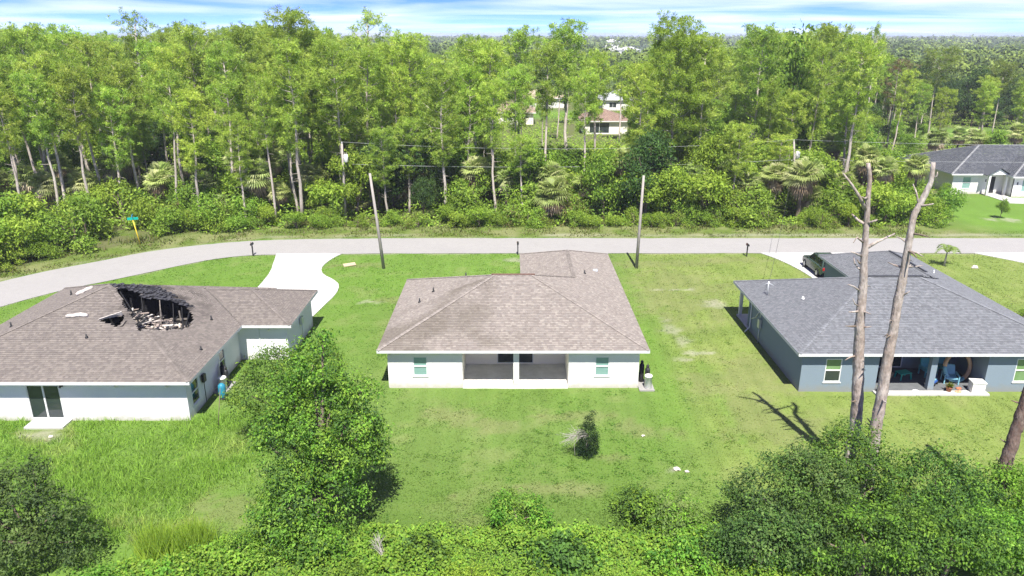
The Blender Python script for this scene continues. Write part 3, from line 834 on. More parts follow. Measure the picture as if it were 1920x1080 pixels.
MB().lathe([(.16, .1), (.2, .18), (.21, .4), (.21, .75), (.19, .88), (.1, .97), (.03, 1.0)], (0, 0, 0), 18).build('tank_shell', M['blue_tank'], tk)
softener(-17.25, 40.5, 0, 'black and white water filter set against the side wall of the burnt house', 'low concrete pad beside the side wall of the burnt house')
em = empty('electric_meter', (-17.55, 38.45, .75), 0, 'dark electric meter box on the side wall of the burnt house', 'electric meter')
MB().box(.0, .15, -.16, .16, .6, 1.05).build('meter_box', M['black'], em)
MB().tube([(.05, 0, .6), (.05, 0, -.7)], .022, 8).build('conduit', M['black'], em)
rod = MB().tube([(0, 0, -.1), (.15, .6, 2.0)], .02, 6).build('steel_rod', M['stem'])
rod.location = (-15.85, 35.7, 0); tag(rod, 'thin leaning rod stuck in the grass beside the burnt house', 'rod')
g_ = empty('outdoor_shower_box', (-14.4, 47.5, .8), 0, 'small grey utility box on the wing wall of the burnt house', 'utility box')
MB().box(.0, .14, -.2, .2, .5, 1.0).build('box_body', M['galv'], g_); MB().tube([(.06, 0, .5), (.06, 0, -.7)], .025, 8).build('conduit', M['galv'], g_)
g_.name = 'utility_box'

# ------------------------------------------------------------------ slate blue house (right)
RHR = [(16.55, 33.2, 39.5, 52.9), (25.6, 33.2, 46.2, 59.9)]
blue = empty('house', (25, 46.5, 0), 0, 'slate blue house with dark grey roof and cluttered back porch, at the right', 'house')
loc = Local(blue)
rt = link('roof', np_mesh('roof', *shingles(RHR, ZE, RH_PAL, 31)), M['shingle'], blue); rt['kind'] = 'stuff'
h1 = ZE + PITCHR*6.7; h2 = ZE + PITCHR*3.8
v_, f_, c_ = caps([((16.55,39.5,ZE),(23.25,46.2,h1)), ((33.2,39.5,ZE),(26.5,46.2,h1)), ((16.55,52.9,ZE),(23.25,46.2,h1)), ((23.25,46.2,h1),(26.5,46.2,h1)),
                   ((26.5,46.2,h1),(29.4,49.1,h2)), ((29.4,49.1,h2),(29.4,56.1,h2)), ((33.2,59.9,ZE),(29.4,56.1,h2)), ((25.6,59.9,ZE),(29.4,56.1,h2))], np.mean(RH_PAL, 0) * 1.08, 6)
o = link('ridge_cap', np_mesh('ridge_cap', v_, f_, c_), M['shingle'], rt); o['kind'] = 'stuff'
MB().box(23.1, 26.7, 46.13, 46.27, h1 + .02, h1 + .08).build('ridge_vent', M['black'], rt)
MB().box(29.33, 29.47, 50.5, 56.0, h2 + .02, h2 + .08).build('ridge_vent', M['black'], rt)
RH_OUT = [(16.55,39.5),(33.2,39.5),(33.2,59.9),(25.6,59.9),(25.6,52.9),(16.55,52.9)]
fascia(RH_OUT, ZE - .17, ZE, M['trim'], blue)
flat('soffit', RH_OUT, Z_S, M['blue_soffit'], blue)
W1 = (18.35, 19.3, .62, 2.1); W2 = (29.5, 30.6, .62, 2.1)
wall(blue, M['blue_wall'], 'x', 39.9, 16.95, 21.45, -.1, WZ, [W1])
wall(blue, M['blue_wall'], 'x', 39.9, 27.85, 32.8, -.1, WZ, [W2])
wall(blue, M['blue_wall'], 'y', 16.95, 40.102, 49.6, -.1, WZ, out=-1)
wall(blue, M['blue_wall'], 'x', 49.8, 16.95, 20.0, -.1, WZ, out=1)
wall(blue, M['blue_wall'], 'y', 20.0, 49.802, 52.4, -.1, WZ, out=-1)
wall(blue, M['blue_wall'], 'x', 52.6, 20.0, 26.1, -.1, WZ, out=1)
wall(blue, M['blue_wall'], 'y', 26.1, 52.602, 59.3, -.1, WZ, out=-1)
wall(blue, M['blue_wall'], 'x', 59.5, 26.1, 32.8, -.1, WZ, out=1)
wall(blue, M['blue_wall'], 'y', 32.8, 40.102, 59.3, -.1, WZ, out=1)
wall(blue, M['blue_wall'], 'y', 21.45, 40.103, 43.0, -.1, WZ, out=1)
wall(blue, M['blue_wall'], 'y', 27.85, 40.103, 43.0, -.1, WZ, out=-1)
SLB = (22.2, 24.55, .13, 2.2)
wall(blue, M['blue_wall'], 'x', 43.0, 21.25, 28.05, -.1, WZ, [SLB])
window(blue, 'x', 43.0, *SLB, -1, M['glass'], M['trim'], sill=False, sash='v', name='sliding_door')
window(blue, 'x', 39.9, *W1, -1, M['green_glass'], M['trim'], glass2=M['glass'])
window(blue, 'x', 39.9, *W2, -1, M['green_glass'], M['trim'])
MB().box(24.55, 24.9, 39.9, 40.22, .09, WZ).build('porch_column', M['blue_wall'], blue)
MB().box(21.46, 27.84, 39.85, 42.99, -.1, .09).build('porch_floor', M['dark_floor'], blue)
MB().box(21.3, 27.95, 39.35, 39.845, -.1, .085).build('porch_step', M['concrete'], blue)
MB().box(21.453, 27.847, 39.904, 40.1, 2.3, WZ - .004).build('porch_beam', M['blue_wall'], blue)
for y in (50.1, 52.35):
    MB().box(17.0, 17.22, y, y + .22, 0, WZ).build('porch_post', M['trim'] if y > 52 else M['blue_wall'], blue)
MB().box(16.9, 20, 49.85, 52.6, -.1, .1).build('front_porch_floor', M['concrete'], blue)
MB().tube([(16.75, 49.3, 2.44), (16.85, 49.3, 2.2), (16.88, 49.3, .35), (16.45, 49.0, .12)], .05, 8).build('downspout', M['trim'], blue)
MB().tube([(16.85, 47.6, 2.2), (16.83, 48.2, 1.5), (16.6, 48.5, 1.3)], .035, 8).build('conduit', M['galv'], blue)
pipe(blue, 19.1, 46.2, roof_z(19.1, 46.2, RHR, ZE), .18, .06, M['white_plastic'])
pipe(blue, 21.5, 43.0, roof_z(21.5, 43, RHR, ZE), .25, .05, M['black'])
pipe(blue, 30.8, 52.0, roof_z(30.8, 52, RHR, ZE), .25, .05, M['galv'])
# service mast standing through the eave
zz = roof_z(17.6, 48.6, RHR, ZE)
ms = MB().tube([(17.6, 48.6, zz - .1), (17.6, 48.6, zz + 1.0)], .04, 8).build('service_mast', M['galv'], blue)
MB().tube([(17.3, 48.6, zz + .75), (17.6, 48.6, zz + .9), (17.95, 48.5, zz + .7)], .03, 6).build('mast_head', M['galv'], ms)
loc.close()
em = empty('electric_meter', (16.9, 47.3, .6), 0, 'grey electric meter on the shaded side wall of the slate blue house', 'electric meter')
MB().box(-.16, .0, -.18, .18, .5, 1.1).build('meter_box', M['galv'], em); MB().tube([(-.06, 0, .5), (-.06, 0, -.6)], .025, 8).build('conduit', M['galv'], em)
MB().tube([(-.06, 0, 1.1), (-.06, 0, 1.85)], .025, 8).build('conduit', M['galv'], em)

# porch clutter of the slate blue house
def chair(x, y, rz, m, label, z=.09):
    r = empty('porch_chair', (x, y, z), rz, label, 'chair', 'chairs on the blue house porch')
    s = MB().box(-.34, .34, -.32, .32, .3, .44).build('seat', m, r, .04)
    MB().add([(-.34,.2,.42),(.34,.2,.42),(.34,.36,.42),(-.34,.36,.42),(-.3,.42,1.0),(.3,.42,1.0),(.3,.52,1.0),(-.3,.52,1.0)],[(0,3,2,1),(4,5,6,7),(0,1,5,4),(1,2,6,5),(2,3,7,6),(3,0,4,7)]).build('backrest', m, r, .04)
    for sx in (-1, 1):
        MB().box(*sorted((sx*.345, sx*.43)), -.34, .36, .5, .6).build('armrest', m, r, .03)
        for yy in (-.3, .3): MB().box(*sorted((sx*.36, sx*.42)), yy - .03, yy + .03, 0, .5).build('leg', m, r)
    return r
chair(26.45, 40.95, R(-12), M['pale_blue'], 'pale blue armchair at the front of the porch inside the tan ring')
chair(25.65, 41.95, R(8), M['teal'], 'teal armchair at the back of the porch left of the tan ring')
chair(26.75, 42.4, R(-15), M['teal'], 'teal armchair at the back wall behind the tan ring')
ring = empty('inflatable_ring', (26.85, 41.1, .09), R(10), 'big tan inflatable ring standing on edge on the porch', 'inflatable ring')
P = [(.86*math.cos(t_), .18*math.sin(t_), .98 + .86*math.sin(t_)) for t_ in np.linspace(R(-60), R(175), 24)]
MB().tube(P, [.12] * 24, 10).build('tube_body', M['tan'], ring)
P = [(.86*math.cos(t_), .18*math.sin(t_), .98 + .86*math.sin(t_)) for t_ in np.linspace(R(175), R(300), 14)]
MB().tube(P, [.12] * 14, 10).build('tube_stripe', M['pale_blue'], ring)
tb = empty('toy_table', (23.9, 41.5, .09), R(15), 'green plastic children\'s table on the porch floor', 'toy table')
MB().box(-.4, .4, -.28, .28, .38, .44).build('table_top', M['toy_green'], tb, .03)
for sx in (-1, 1):
    for sy in (-1, 1): MB().bar((sx*.38, sy*.26, 0), (sx*.32, sy*.22, .39), .06).build('leg', M['toy_green'], tb)
tr = empty('toy_tricycle', (22.35, 41.0, .09), R(30), 'blue toy tricycle left on the porch beside the green table', 'tricycle')
MB().bar((-.3, 0, .2), (.3, 0, .35), .07).build('frame', M['toy_blue'], tr); MB().box(-.2, .02, -.12, .12, .36, .42).build('seat', M['toy_blue'], tr, .02)
MB().tube([(.3, 0, .1), (.26, 0, .62)], .025, 6).build('fork', M['white_plastic'], tr); MB().tube([(.26, -.2, .62), (.26, .2, .62)], .02, 6).build('handlebar', M['toy_blue'], tr)
for wx, wy, wr in ((.32, 0, .17), (-.3, -.18, .12), (-.3, .18, .12)): MB().tube([(wx, wy - .03, wr), (wx, wy + .03, wr)], wr, 14).build('wheel', M['tyre'], tr)
bk = empty('toy_basket', (23.05, 41.6, .09), 0, 'brown woven basket behind the blue tricycle on the porch', 'basket')
MB().lathe([(.2, 0), (.28, .3), (.3, .32), (.26, .32), (.19, .04)], (0, 0, 0), 14).build('basket_body', M['wood'], bk)
bb = empty('toy_car', (25.3, 40.7, .09), R(40), 'blue ride-on toy car on the porch beside the column', 'toy car')
MB().box(-.32, .32, -.18, .18, .1, .28).build('body', M['toy_blue'], bb, .05); MB().box(-.1, .2, -.15, .15, .28, .4).build('cabin', M['pale_blue'], bb, .04)
for wx in (-.2, .2):
    for wy in (-.19, .19): MB().tube([(wx, wy - .03, .09), (wx, wy + .03, .09)], .09, 10).build('wheel', M['tyre'], bb)
sb = empty('storage_bin', (27.35, 39.75, .085), R(-8), 'pale grey storage bin at the right end of the porch', 'storage bin')
MB().box(-.36, .36, -.3, .3, 0, .6).build('bin_body', M['white_plastic'], sb, .03); MB().box(-.39, .39, -.33, .33, .605, .68).build('lid', M['white_plastic'], sb, .02)
for k, (x, y, s_, lab) in enumerate(((25.75, 39.75, 1.0, 'potted yellow green plant on the porch edge right of the column'), (21.6, 39.62, .8, 'small potted plant at the left end of the porch step'))):
    pt = empty('potted_plant', (x, y, .085), 0, lab, 'potted plant')
    MB().lathe([(.12*s_, 0), (.17*s_, .25*s_), (.19*s_, .27*s_), (.15*s_, .27*s_)], (0, 0, 0), 12).build('pot', M['terracotta'], pt)
    V = []; F = []; C = []
    for q in range(60):
        a_ = rng.uniform(0, 6.28); e = rng.uniform(.2, 1.3); l_ = rng.uniform(.2, .42)*s_; d = np.array((math.cos(a_)*math.cos(e), math.sin(a_)*math.cos(e), math.sin(e))); s2 = np.cross(d, (0, 0, 1)); s2 = s2/np.linalg.norm(s2)*.03
        b0 = np.array((0, 0, .26*s_)); i0 = len(V); V += [b0, b0 + d*l_*.6 - s2, b0 + d*l_, b0 + d*l_*.6 + s2]; F.append((i0, i0+1, i0+2, i0+3)); C.append(np.array((.2, .24, .03))*rng.uniform(.6, 1.2))
    link('leaves', np_mesh('leaves', V, F, C), M['leaf'], pt)
def rock_mesh(name, s, seed, n1=9, n2=6, m='stone'):
    rg = np.random.default_rng(seed); mb = MB(); prof = []
    V = []; F = []
    for i in range(n2):
        ph = math.pi * i / (n2 - 1)
        for k in range(n1):
            th = 2*math.pi*k/n1; r = s * rg.uniform(.75, 1.15)
            V.append((r*math.sin(ph)*math.cos(th), r*.8*math.sin(ph)*math.sin(th), s*.25 + .55*r*math.cos(ph)))
    for i in range(n2 - 1):
        for k in range(n1): F.append((i*n1+k, (i+1)*n1+k, (i+1)*n1+(k+1) % n1, i*n1+(k+1) % n1))
    mb.add(V, F)
    return mb.mesh(name)
toys = [(26.25, 39.62, 'tan', 'crumpled tan cushion on the porch step beside the storage bin', .2), (26.6, 39.6, 'paper', 'white crumpled bag on the porch step left of the storage bin', .17), (26.5, 40.05, 'terracotta', 'reddish bag behind the white crumpled bag on the porch', .18), (23.7, 39.62, 'paper', 'white cloth lying on the porch step left of the column', .24)]
for k, (x, y, m_, lab, s_) in enumerate(toys):
    o = link('crumpled_bag' if m_ != 'tan' else 'cushion', rock_mesh('bag', s_, 50 + k), M[m_]); o.location = (x, y, .06); tag(o, lab, 'bag' if m_ != 'tan' else 'cushion')

# ------------------------------------------------------------------ far white house (right, beyond the street)
FHR = [(57.6, 80, 97.3, 112), (64.3, 80, 95.2, 106)]
fh = empty('house', (66, 103, 0), 0, 'white house with dark grey hip roof beyond the street at the far right', 'house')
loc = Local(fh)
rt = link('roof', np_mesh('roof', *shingles(FHR, 2.75, [(.075, .08, .09), (.06, .065, .075), (.095, .10, .11)], 41, expo=.3)), M['shingle'], fh); rt['kind'] = 'stuff'
hh = 2.75 + PITCHR*7.35
v_, f_, c_ = caps([((57.6,97.3,2.75),(64.95,104.65,hh)), ((64.95,104.65,hh),(72.6,104.65,hh)), ((57.6,112,2.75),(64.95,104.65,hh)), ((64.3,95.2,2.75),(69.7,100.6,2.75+PITCHR*5.4))], (.23, .235, .24), 7)
link('ridge_cap', np_mesh('ridge_cap', v_, f_, c_), M['shingle'], rt)['kind'] = 'stuff'
FO = [(57.6,97.3),(64.3,97.3),(64.3,95.2),(80,95.2),(80,112),(57.6,112)]
fascia(FO, 2.57, 2.75, M['trim'], fh); flat('soffit', FO, 2.6, M['soffit'], fh)
FW = [(59.5, 60.6, .7, 2.25)]
wall(fh, M['white_wall'], 'x', 97.9, 58.2, 64.9, -.1, 2.61, FW + [(62.9, 63.8, .1, 2.3)])
wall(fh, M['white_wall'], 'y', 64.9, 95.802, 97.89, -.1, 2.61, out=-1)
FW2 = (66.0, 68.3, .7, 2.25)
wall(fh, M['white_wall'], 'x', 95.8, 64.9, 79.4, -.1, 2.61, [FW2])
wall(fh, M['white_wall'], 'y', 58.2, 98.102, 111.4, -.1, 2.61, out=-1)
window(fh, 'x', 97.9, *FW[0], -1, M['teal_glass'], M['trim'])
window(fh, 'x', 95.8, *FW2, -1, M['teal_glass'], M['trim'], sash='v')
MB().box(62.9, 63.8, 97.93, 97.97, .1, 2.3).build('front_door', M['black'], fh)
# gabled entry
MB().add([(62.1,96.6,2.75),(64.6,96.6,2.75),(63.35,96.6,3.5),(62.1,101,2.75),(64.6,101,2.75),(63.35,101,3.5)], [(0,1,2),(0,2,5,3),(1,4,5,2),(3,5,4)]).build('entry_gable', M['white_wall'], fh)
MB().add([(x_ - 2.65, y_ - .3, z_) for x_, y_, z_ in [(64.3,96.7,2.72),(66.0,96.7,3.68),(67.7,96.7,2.72),(64.3,101.5,2.72),(66.0,101.5,3.68),(67.7,101.5,2.72),(64.3,96.7,2.64),(66.0,96.7,3.6),(67.7,96.7,2.64),(64.3,101.5,2.64),(66.0,101.5,3.6),(67.7,101.5,2.64)]], [(0,1,4,3),(1,2,5,4),(6,9,10,7),(7,10,11,8),(0,6,7,1),(1,7,8,2)]).build('entry_roof', mat('charcoal_entry_roof', (.07, .075, .085), .9), fh)
for x in (62.25, 64.5): MB().box(x - .14, x + .14, 96.65, 96.93, 0, 2.75).build('entry_column', M['white_wall'], fh)
for x in (62.55, 65.4): MB().box(x - .07, x + .07, (97.86 if x < 64 else 95.76), (97.9 if x < 64 else 95.8), 1.6, 1.95).build('wall_lamp', M['black'], fh)
loc.close()
tag(MB().prism([(62.3, 92.0), (80, 89.5), (80, 94.2), (64.6, 95.2), (64.6, 97.8), (62.3, 97.8)], -.05, .04).build('front_walk', M['concrete']), 'white concrete walk before the far white house', kind='structure')

# houses glimpsed through the wood
def far_house(x0, x1, y0, y1, ze, pal, wm, label, opens=(), seed=1, pitch=None):
    h = empty('house', ((x0+x1)/2, (y0+y1)/2, 0), 0, label, 'house', 'houses glimpsed through the wood')
    lc = Local(h)
    rc = [(x0, x1, y0, y1)]
    r = link('roof', np_mesh('roof', *shingles(rc, ze, pal, seed, expo=.45)), M['shingle'], h); r['kind'] = 'stuff'
    ol = [(x0,y0),(x1,y0),(x1,y1),(x0,y1)]
    fascia(ol, ze - .2, ze, M['trim'], h); flat('soffit', ol, ze - .15, M['soffit'], h)
    wall(h, wm, 'x', y0 + .6, x0 + .6, x1 - .6, -.1, ze - .14, [o_[:4] for o_ in opens])
    wall(h, wm, 'y', x0 + .6, y0 + .802, y1 - .6, -.1, ze - .14, out=-1)
    wall(h, wm, 'y', x1 - .6, y0 + .802, y1 - .6, -.1, ze - .14, out=1)
    for o_ in opens: window(h, 'x', y0 + .6, *o_[:4], -1, M['glass'], M['trim'], sill=False, sash='v')
    lc.close()
    return h
far_house(14.6, 25.0, 160, 173, 2.8, [(.22, .15, .12), (.19, .13, .105), (.25, .175, .14)], M['cream_wall'], 'house with reddish brown roof and dark screened porch, seen through pine trunks', [(16.4, 20.6, .2, 2.4)], 51)
far_house(-6.5, 5.6, 178, 192, 2.8, [(.34, .26, .2), (.3, .22, .17)], M['cream_wall'], 'house with tan roof half hidden behind pine trunks', [(-2, 0, .8, 2.2)], 52)
far_house(2.5, 15.5, 219, 233, 2.9, [(.4, .33, .24), (.36, .29, .21)], M['white_wall'], 'pale house with straw coloured roof beyond the green lawn', [(4, 6, .8, 2.2), (9.5, 11.5, .8, 2.2)], 53)
far_house(24.5, 37.5, 212, 226, 3.0, [(.44, .45, .47), (.4, .41, .43)], M['white_wall'], 'house with light grey roof right of the straw roofed house', [(27, 29, .8, 2.2)], 54)
far_house(-86, -73, 176, 190, 2.8, [(.36, .29, .25), (.31, .25, .22)], M['cream_wall'], 'house with pinkish tan roof deep in the pine wood at the left', [(-82, -80, .8, 2.2)], 55)
far_house(108, 132, 800, 818, 5, [(.5, .5, .5), (.45, .45, .45)], M['white_wall'], 'far white building standing among the distant tree tops', [(112, 116, 1.5, 3.5)], 56)
far_house(118, 140, 1010, 1030, 11, [(.5, .5, .5), (.45, .45, .45)], M['white_wall'], 'farthest white building on the skyline of the distant woods', [(122, 128, 4, 8)], 57)

# ------------------------------------------------------------------ projection aids for siting things on the ground plan
CP, SP = math.cos(PITCH), math.sin(PITCH)
def x_at(px, Y, z=0.0): return (px - 960) / 1400 * (Y * CP - (z - CAMZ) * SP)
def z_at(py, Y): return CAMZ - Y * math.tan(PITCH - math.atan((540 - py) / 1400))
def px_of(X, Y, z=0.0): return 960 + 1400 * X / (Y * CP - (z - CAMZ) * SP)
def py_of(Y, z=0.0): return 540 - 1400 * math.tan(PITCH - math.atan2(CAMZ - z, Y))

# ------------------------------------------------------------------ poles, wires, mailboxes, sign
def utility_pole(base, top, label, transformer=False, arm=False):
    r = empty('utility_pole', (*base, 0), 0, label, 'utility pole', 'utility poles by the street')
    dx, dy, h = top[0] - base[0], top[1] - base[1], top[2]
    MB().tube([(0, 0, -.3), (dx*.5, dy*.5, h*.5), (dx, dy, h)], [.15, .125, .10], 10).build('shaft', M['pole'], r)
    if transformer:
        t_ = MB().lathe([(.2, 0), (.24, .03), (.24, .78), (.2, .84), (.06, .88)], (dx*.8 + .38, dy*.8 - .05, h - 2.0), 14).build('transformer', M['white_plastic'], r)
        for q in (-.1, .1): MB().lathe([(.03, 0), (.05, .05), (.03, .1), (.045, .14), (.02, .2)], (dx*.8 + .38 + q, dy*.8 - .05, h - 1.14), 8).build('bushing', M['pole'], t_)
        MB().bar((dx*.8, dy*.8, h - 1.5), (dx*.8 + .38, dy*.8 - .05, h - 1.5), .06, .08).build('bracket', M['galv'], r)
    if arm:
        MB().lathe([(.03, 0), (.05, .06), (.03, .12), (.05, .18), (.02, .22)], (dx, dy, h), 8).build('insulator', M['white_plastic'], r)
        MB().lathe([(.03, 0), (.05, .05), (.03, .1)], (dx*.85 - .16, dy*.85, h - 2.3), 8).build('insulator', M['white_plastic'], r)
    return r
utility_pole((-11.57, 64.5), (-12.35, 64.6, 8.6), 'plain grey pole on the near lawn, left of the middle house')
utility_pole((11.26, 64.6), (11.45, 64.6, 8.4), 'plain grey pole on the near lawn, right of the middle house')
P3 = (-18.8, 82.4); P4 = (34.3, 88.5); P5 = (112, 92)
utility_pole(P3, (-18.6, 82.4, 8.7), 'pole with white transformer at the wood edge, left of the dark oaks', True, True)
utility_pole(P4, (32.9, 88.0, 8.2), 'leaning pole with white transformer among palms at the wood edge, right', True, True)
def wire(a, b, sag, r, m, label, name='power_line'):
    a = np.array(a, float); b = np.array(b, float); P = []
    for t_ in np.linspace(0, 1, 22):
        p = a * (1 - t_) + b * t_; p[2] -= sag * 4 * t_ * (1 - t_); P.append(p - a)
    o = MB().tube(P, r, 5).build(name, m); o.location = a
    return tag(o, label, 'power line', 'wires strung between the poles')
wire((-18.6, 82.4, 8.9), (32.9, 88.0, 8.4), .9, .011, M['wire'], 'upper wire between the two transformer poles before the wood')
wire((-18.7, 82.4, 6.5), (33.3, 88.1, 6.1), .6, .013, M['wire'], 'lower wire between the two transformer poles before the wood')
wire((32.9, 88.0, 8.4), (118, 92, 8.6), 1.0, .011, M['wire'], 'upper wire running right from the leaning transformer pole past the dead trees')
wire((33.3, 88.1, 6.1), (118, 92, 6.3), .7, .013, M['wire'], 'lower wire running right from the leaning transformer pole past the dead trees')
wire((33.2, 88.1, 6.0), (17.62, 48.6, 4.0), 1.3, .013, M['dark_wire'], 'thin dark service wire slanting down to the roof of the slate blue house')

def mailbox(x, y, rz, label):
    r = empty('mailbox', (x, y, 0), rz, label, 'mailbox', 'mailboxes along the near road edge')
    MB().box(-.05, .05, -.05, .05, -.1, 1.05).build('post', M['black'], r)
    V = []; n = 7
    for yy in (-.25, .27):
        V += [(-.09, yy, 1.055), (.09, yy, 1.055)] + [(.09*math.cos(a_), yy, 1.18 + .09*math.sin(a_)) for a_ in np.linspace(0, math.pi, n)]
    k = n + 2; F = [tuple(range(k)), tuple(range(k, 2*k))[::-1]] + [(i, k+i, k+(i+1) % k, (i+1) % k) for i in range(k)]
    b = MB().add(V, F).build('box', M['black'], r)
    MB().box(.092, .105, -.05, .03, 1.15, 1.34).build('flag', M['lamp_red'], b)
mailbox(-24.75, 68.6, R(180), 'black mailbox at the road edge left of the white curving driveway')
mailbox(.56, 68.9, R(180), 'black mailbox at the road edge behind the middle house')
mailbox(22.34, 68.3, R(180), 'black mailbox at the road edge left of the parked car')
ss = empty('street_sign', (-37.4, 72.6, 0), R(20), 'leaning yellow post with green and blue street name blades at the bend', 'street sign')
MB().tube([(0, 0, -.2), (-.35, .2, 2.5)], .055, 8).build('post', M['yellow'], ss)
MB().box(-.85, .15, .17, .2, 2.52, 2.78).build('name_blade', M['sign_green'], ss)
MB().box(-.37, -.34, -.25, .65, 2.8, 3.04).build('name_blade', M['sign_blue'], ss)

# ------------------------------------------------------------------ parked car
def suv(x, y, rz):
    r = empty('parked_car', (x, y, .036), rz, 'dark green sport utility vehicle parked on the driveway of the slate blue house', 'car')
    def loft(secs, name, m, parent, bev=.0, sm=False):
        n = len(secs[0]); V = [p for s in secs for p in s]; F = [tuple(range(n))[::-1], tuple(range((len(secs)-1)*n, len(secs)*n))]
        for i in range(len(secs)-1):
            for k in range(n): F.append((i*n+k, i*n+(k+1) % n, (i+1)*n+(k+1) % n, (i+1)*n+k))
        o = MB().add(V, F).build(name, m, parent, bev); bm_fix(o); return o
    def sec(xx, w, z0, z1, c=.08): return [(xx, -w+c, z0), (xx, w-c, z0), (xx, w, z0+c), (xx, w, z1-c), (xx, w-c*1.2, z1), (xx, -w+c*1.2, z1), (xx, -w, z1-c), (xx, -w, z0+c)]
    b = loft([sec(-2.3, .8, .42, .9), sec(-2.2, .9, .32, 1.05), sec(-1.3, .95, .27, 1.1), sec(0, .96, .27, 1.1), sec(1.0, .95, .27, 1.06), sec(1.9, .92, .3, .98), sec(2.25, .86, .36, .85), sec(2.36, .72, .42, .7)], 'body', M['car'], r, .02)
    def csec(xx, w, z): return [(xx, -w, z), (xx, w, z)]
    c = MB().add([(-2.18,-.86,1.06),(-2.18,.86,1.06),(1.05,.86,1.06),(1.05,-.86,1.06),(-1.9,-.7,1.7),(-1.9,.7,1.7),(.2,.7,1.72),(.2,-.7,1.72)], [(0,3,2,1),(4,5,6,7),(0,1,5,4),(1,2,6,5),(2,3,7,6),(3,0,4,7)]).build('cabin', M['car'], r, .05); bm_fix(c)
    def quad(P, name, m, par, off): 
        P = [np.array(p, float) for p in P]; n = np.cross(P[1]-P[0], P[2]-P[0]); n /= np.linalg.norm(n); c0 = sum(P)/4
        if n @ (c0 - np.array((-.4, 0, 1.3))) < 0: n = -n
        P = [p + n*off for p in P]; MB().add([*P, *[p - n*.008 for p in P]], [(0,1,2,3),(7,6,5,4),(0,4,5,1),(1,5,6,2),(2,6,7,3),(3,7,4,0)]).build(name, m, par)
    for s in (-1, 1):
        for xa, xb, xc, xd in ((-.42, .78, .1, -.42), (-1.35, -.5, -.5, -1.35), (-1.98, -1.43, -1.43, -1.82)):
            quad([(xa, s*.845, 1.13), (xb, s*.845, 1.13), (xc, s*.725, 1.62), (xd, s*.725, 1.62)], 'side_window', M['car_glass'], c, .012)
        for wx in (-1.4, 1.42):
            w_ = MB().tube([(wx, s*.72, .36), (wx, s*.965, .36)], .36, 20).build('wheel', M['tyre'], r)
            MB().tube([(wx, s*.95, .36), (wx, s*.975, .36)], .22, 14).build('rim', M['rim'], w_)
        MB().box(2.05, 2.3, *sorted((s*.5, s*.83)), .68, .82).build('headlight', M['lamp_clear'], b)
        MB().box(-2.31, -2.2, *sorted((s*.62, s*.82)), .78, 1.02).build('tail_light', M['lamp_red'], b)
        MB().box(.72, .9, *sorted((s*.93, s*1.08)), 1.08, 1.22).build('mirror', M['black'], r, .03)
        MB().tube([(-1.8, s*.6, 1.75), (.0, s*.6, 1.77)], .025, 6).build('roof_rail', M['black'], c)
    quad([(.98, -.74, 1.13), (.98, .74, 1.13), (.28, .62, 1.66), (.28, -.62, 1.66)], 'windscreen', M['car_glass'], c, .012)
    quad([(-2.16, -.74, 1.13), (-2.16, .74, 1.13), (-1.94, .62, 1.62), (-1.94, -.62, 1.62)], 'rear_window', M['car_glass'], c, .012)
    return r
suv(27.45, 63.4, R(90))

# small things on the lawns
pl = MB().box(-.55, .55, -.35, .35, .0, .05).build('plywood_sheet', M['wood']); pl.location = (-14.9, 65.5, .03); pl.rotation_euler = (R(4), R(-3), R(20)); tag(pl, 'weathered plywood scrap on the front lawn beside the left grey pole', 'plywood')
for k, (x, y, s_, lab) in enumerate(((8.0, 31.5, .2, 'white stone on the bare spot right of the small cedar'), (8.45, 31.3, .12, 'small grey stone beside the white stone on the lawn'), (6.9, 34.7, .1, 'small pale stone on the lawn near the right lot line'), (-24.2, 34.6, .14, 'pale stone in the weeds before the burnt house door step'), (41.9, 64.6, .3, 'dark stone on the lawn right of the small palm'))):
    o = link('stone', rock_mesh('stone', s_, 70 + k), M['stone']); o.location = (x, y, 0); tag(o, lab, 'stone', 'stones on the lawns')

# ------------------------------------------------------------------ foliage tools
def leaf_quads(P, N, L, W, rg):
    n = len(P)
    d = rg.normal(size=(n, 3)); d -= (d * N).sum(1)[:, None] * N
    d /= np.linalg.norm(d, axis=1)[:, None] + 1e-9
    s = np.cross(N, d)
    L = (L * rg.uniform(.6, 1.3, n))[:, None]; W = (W * rg.uniform(.7, 1.25, n))[:, None]
    sag = np.array((0, 0, -.18)) * L
    V = np.stack([P, P + d*L*.5 + s*W*.5, P + d*L + sag, P + d*L*.5 - s*W*.5], 1).reshape(-1, 3)
    F = np.arange(4 * n).reshape(n, 4)
    return V, F

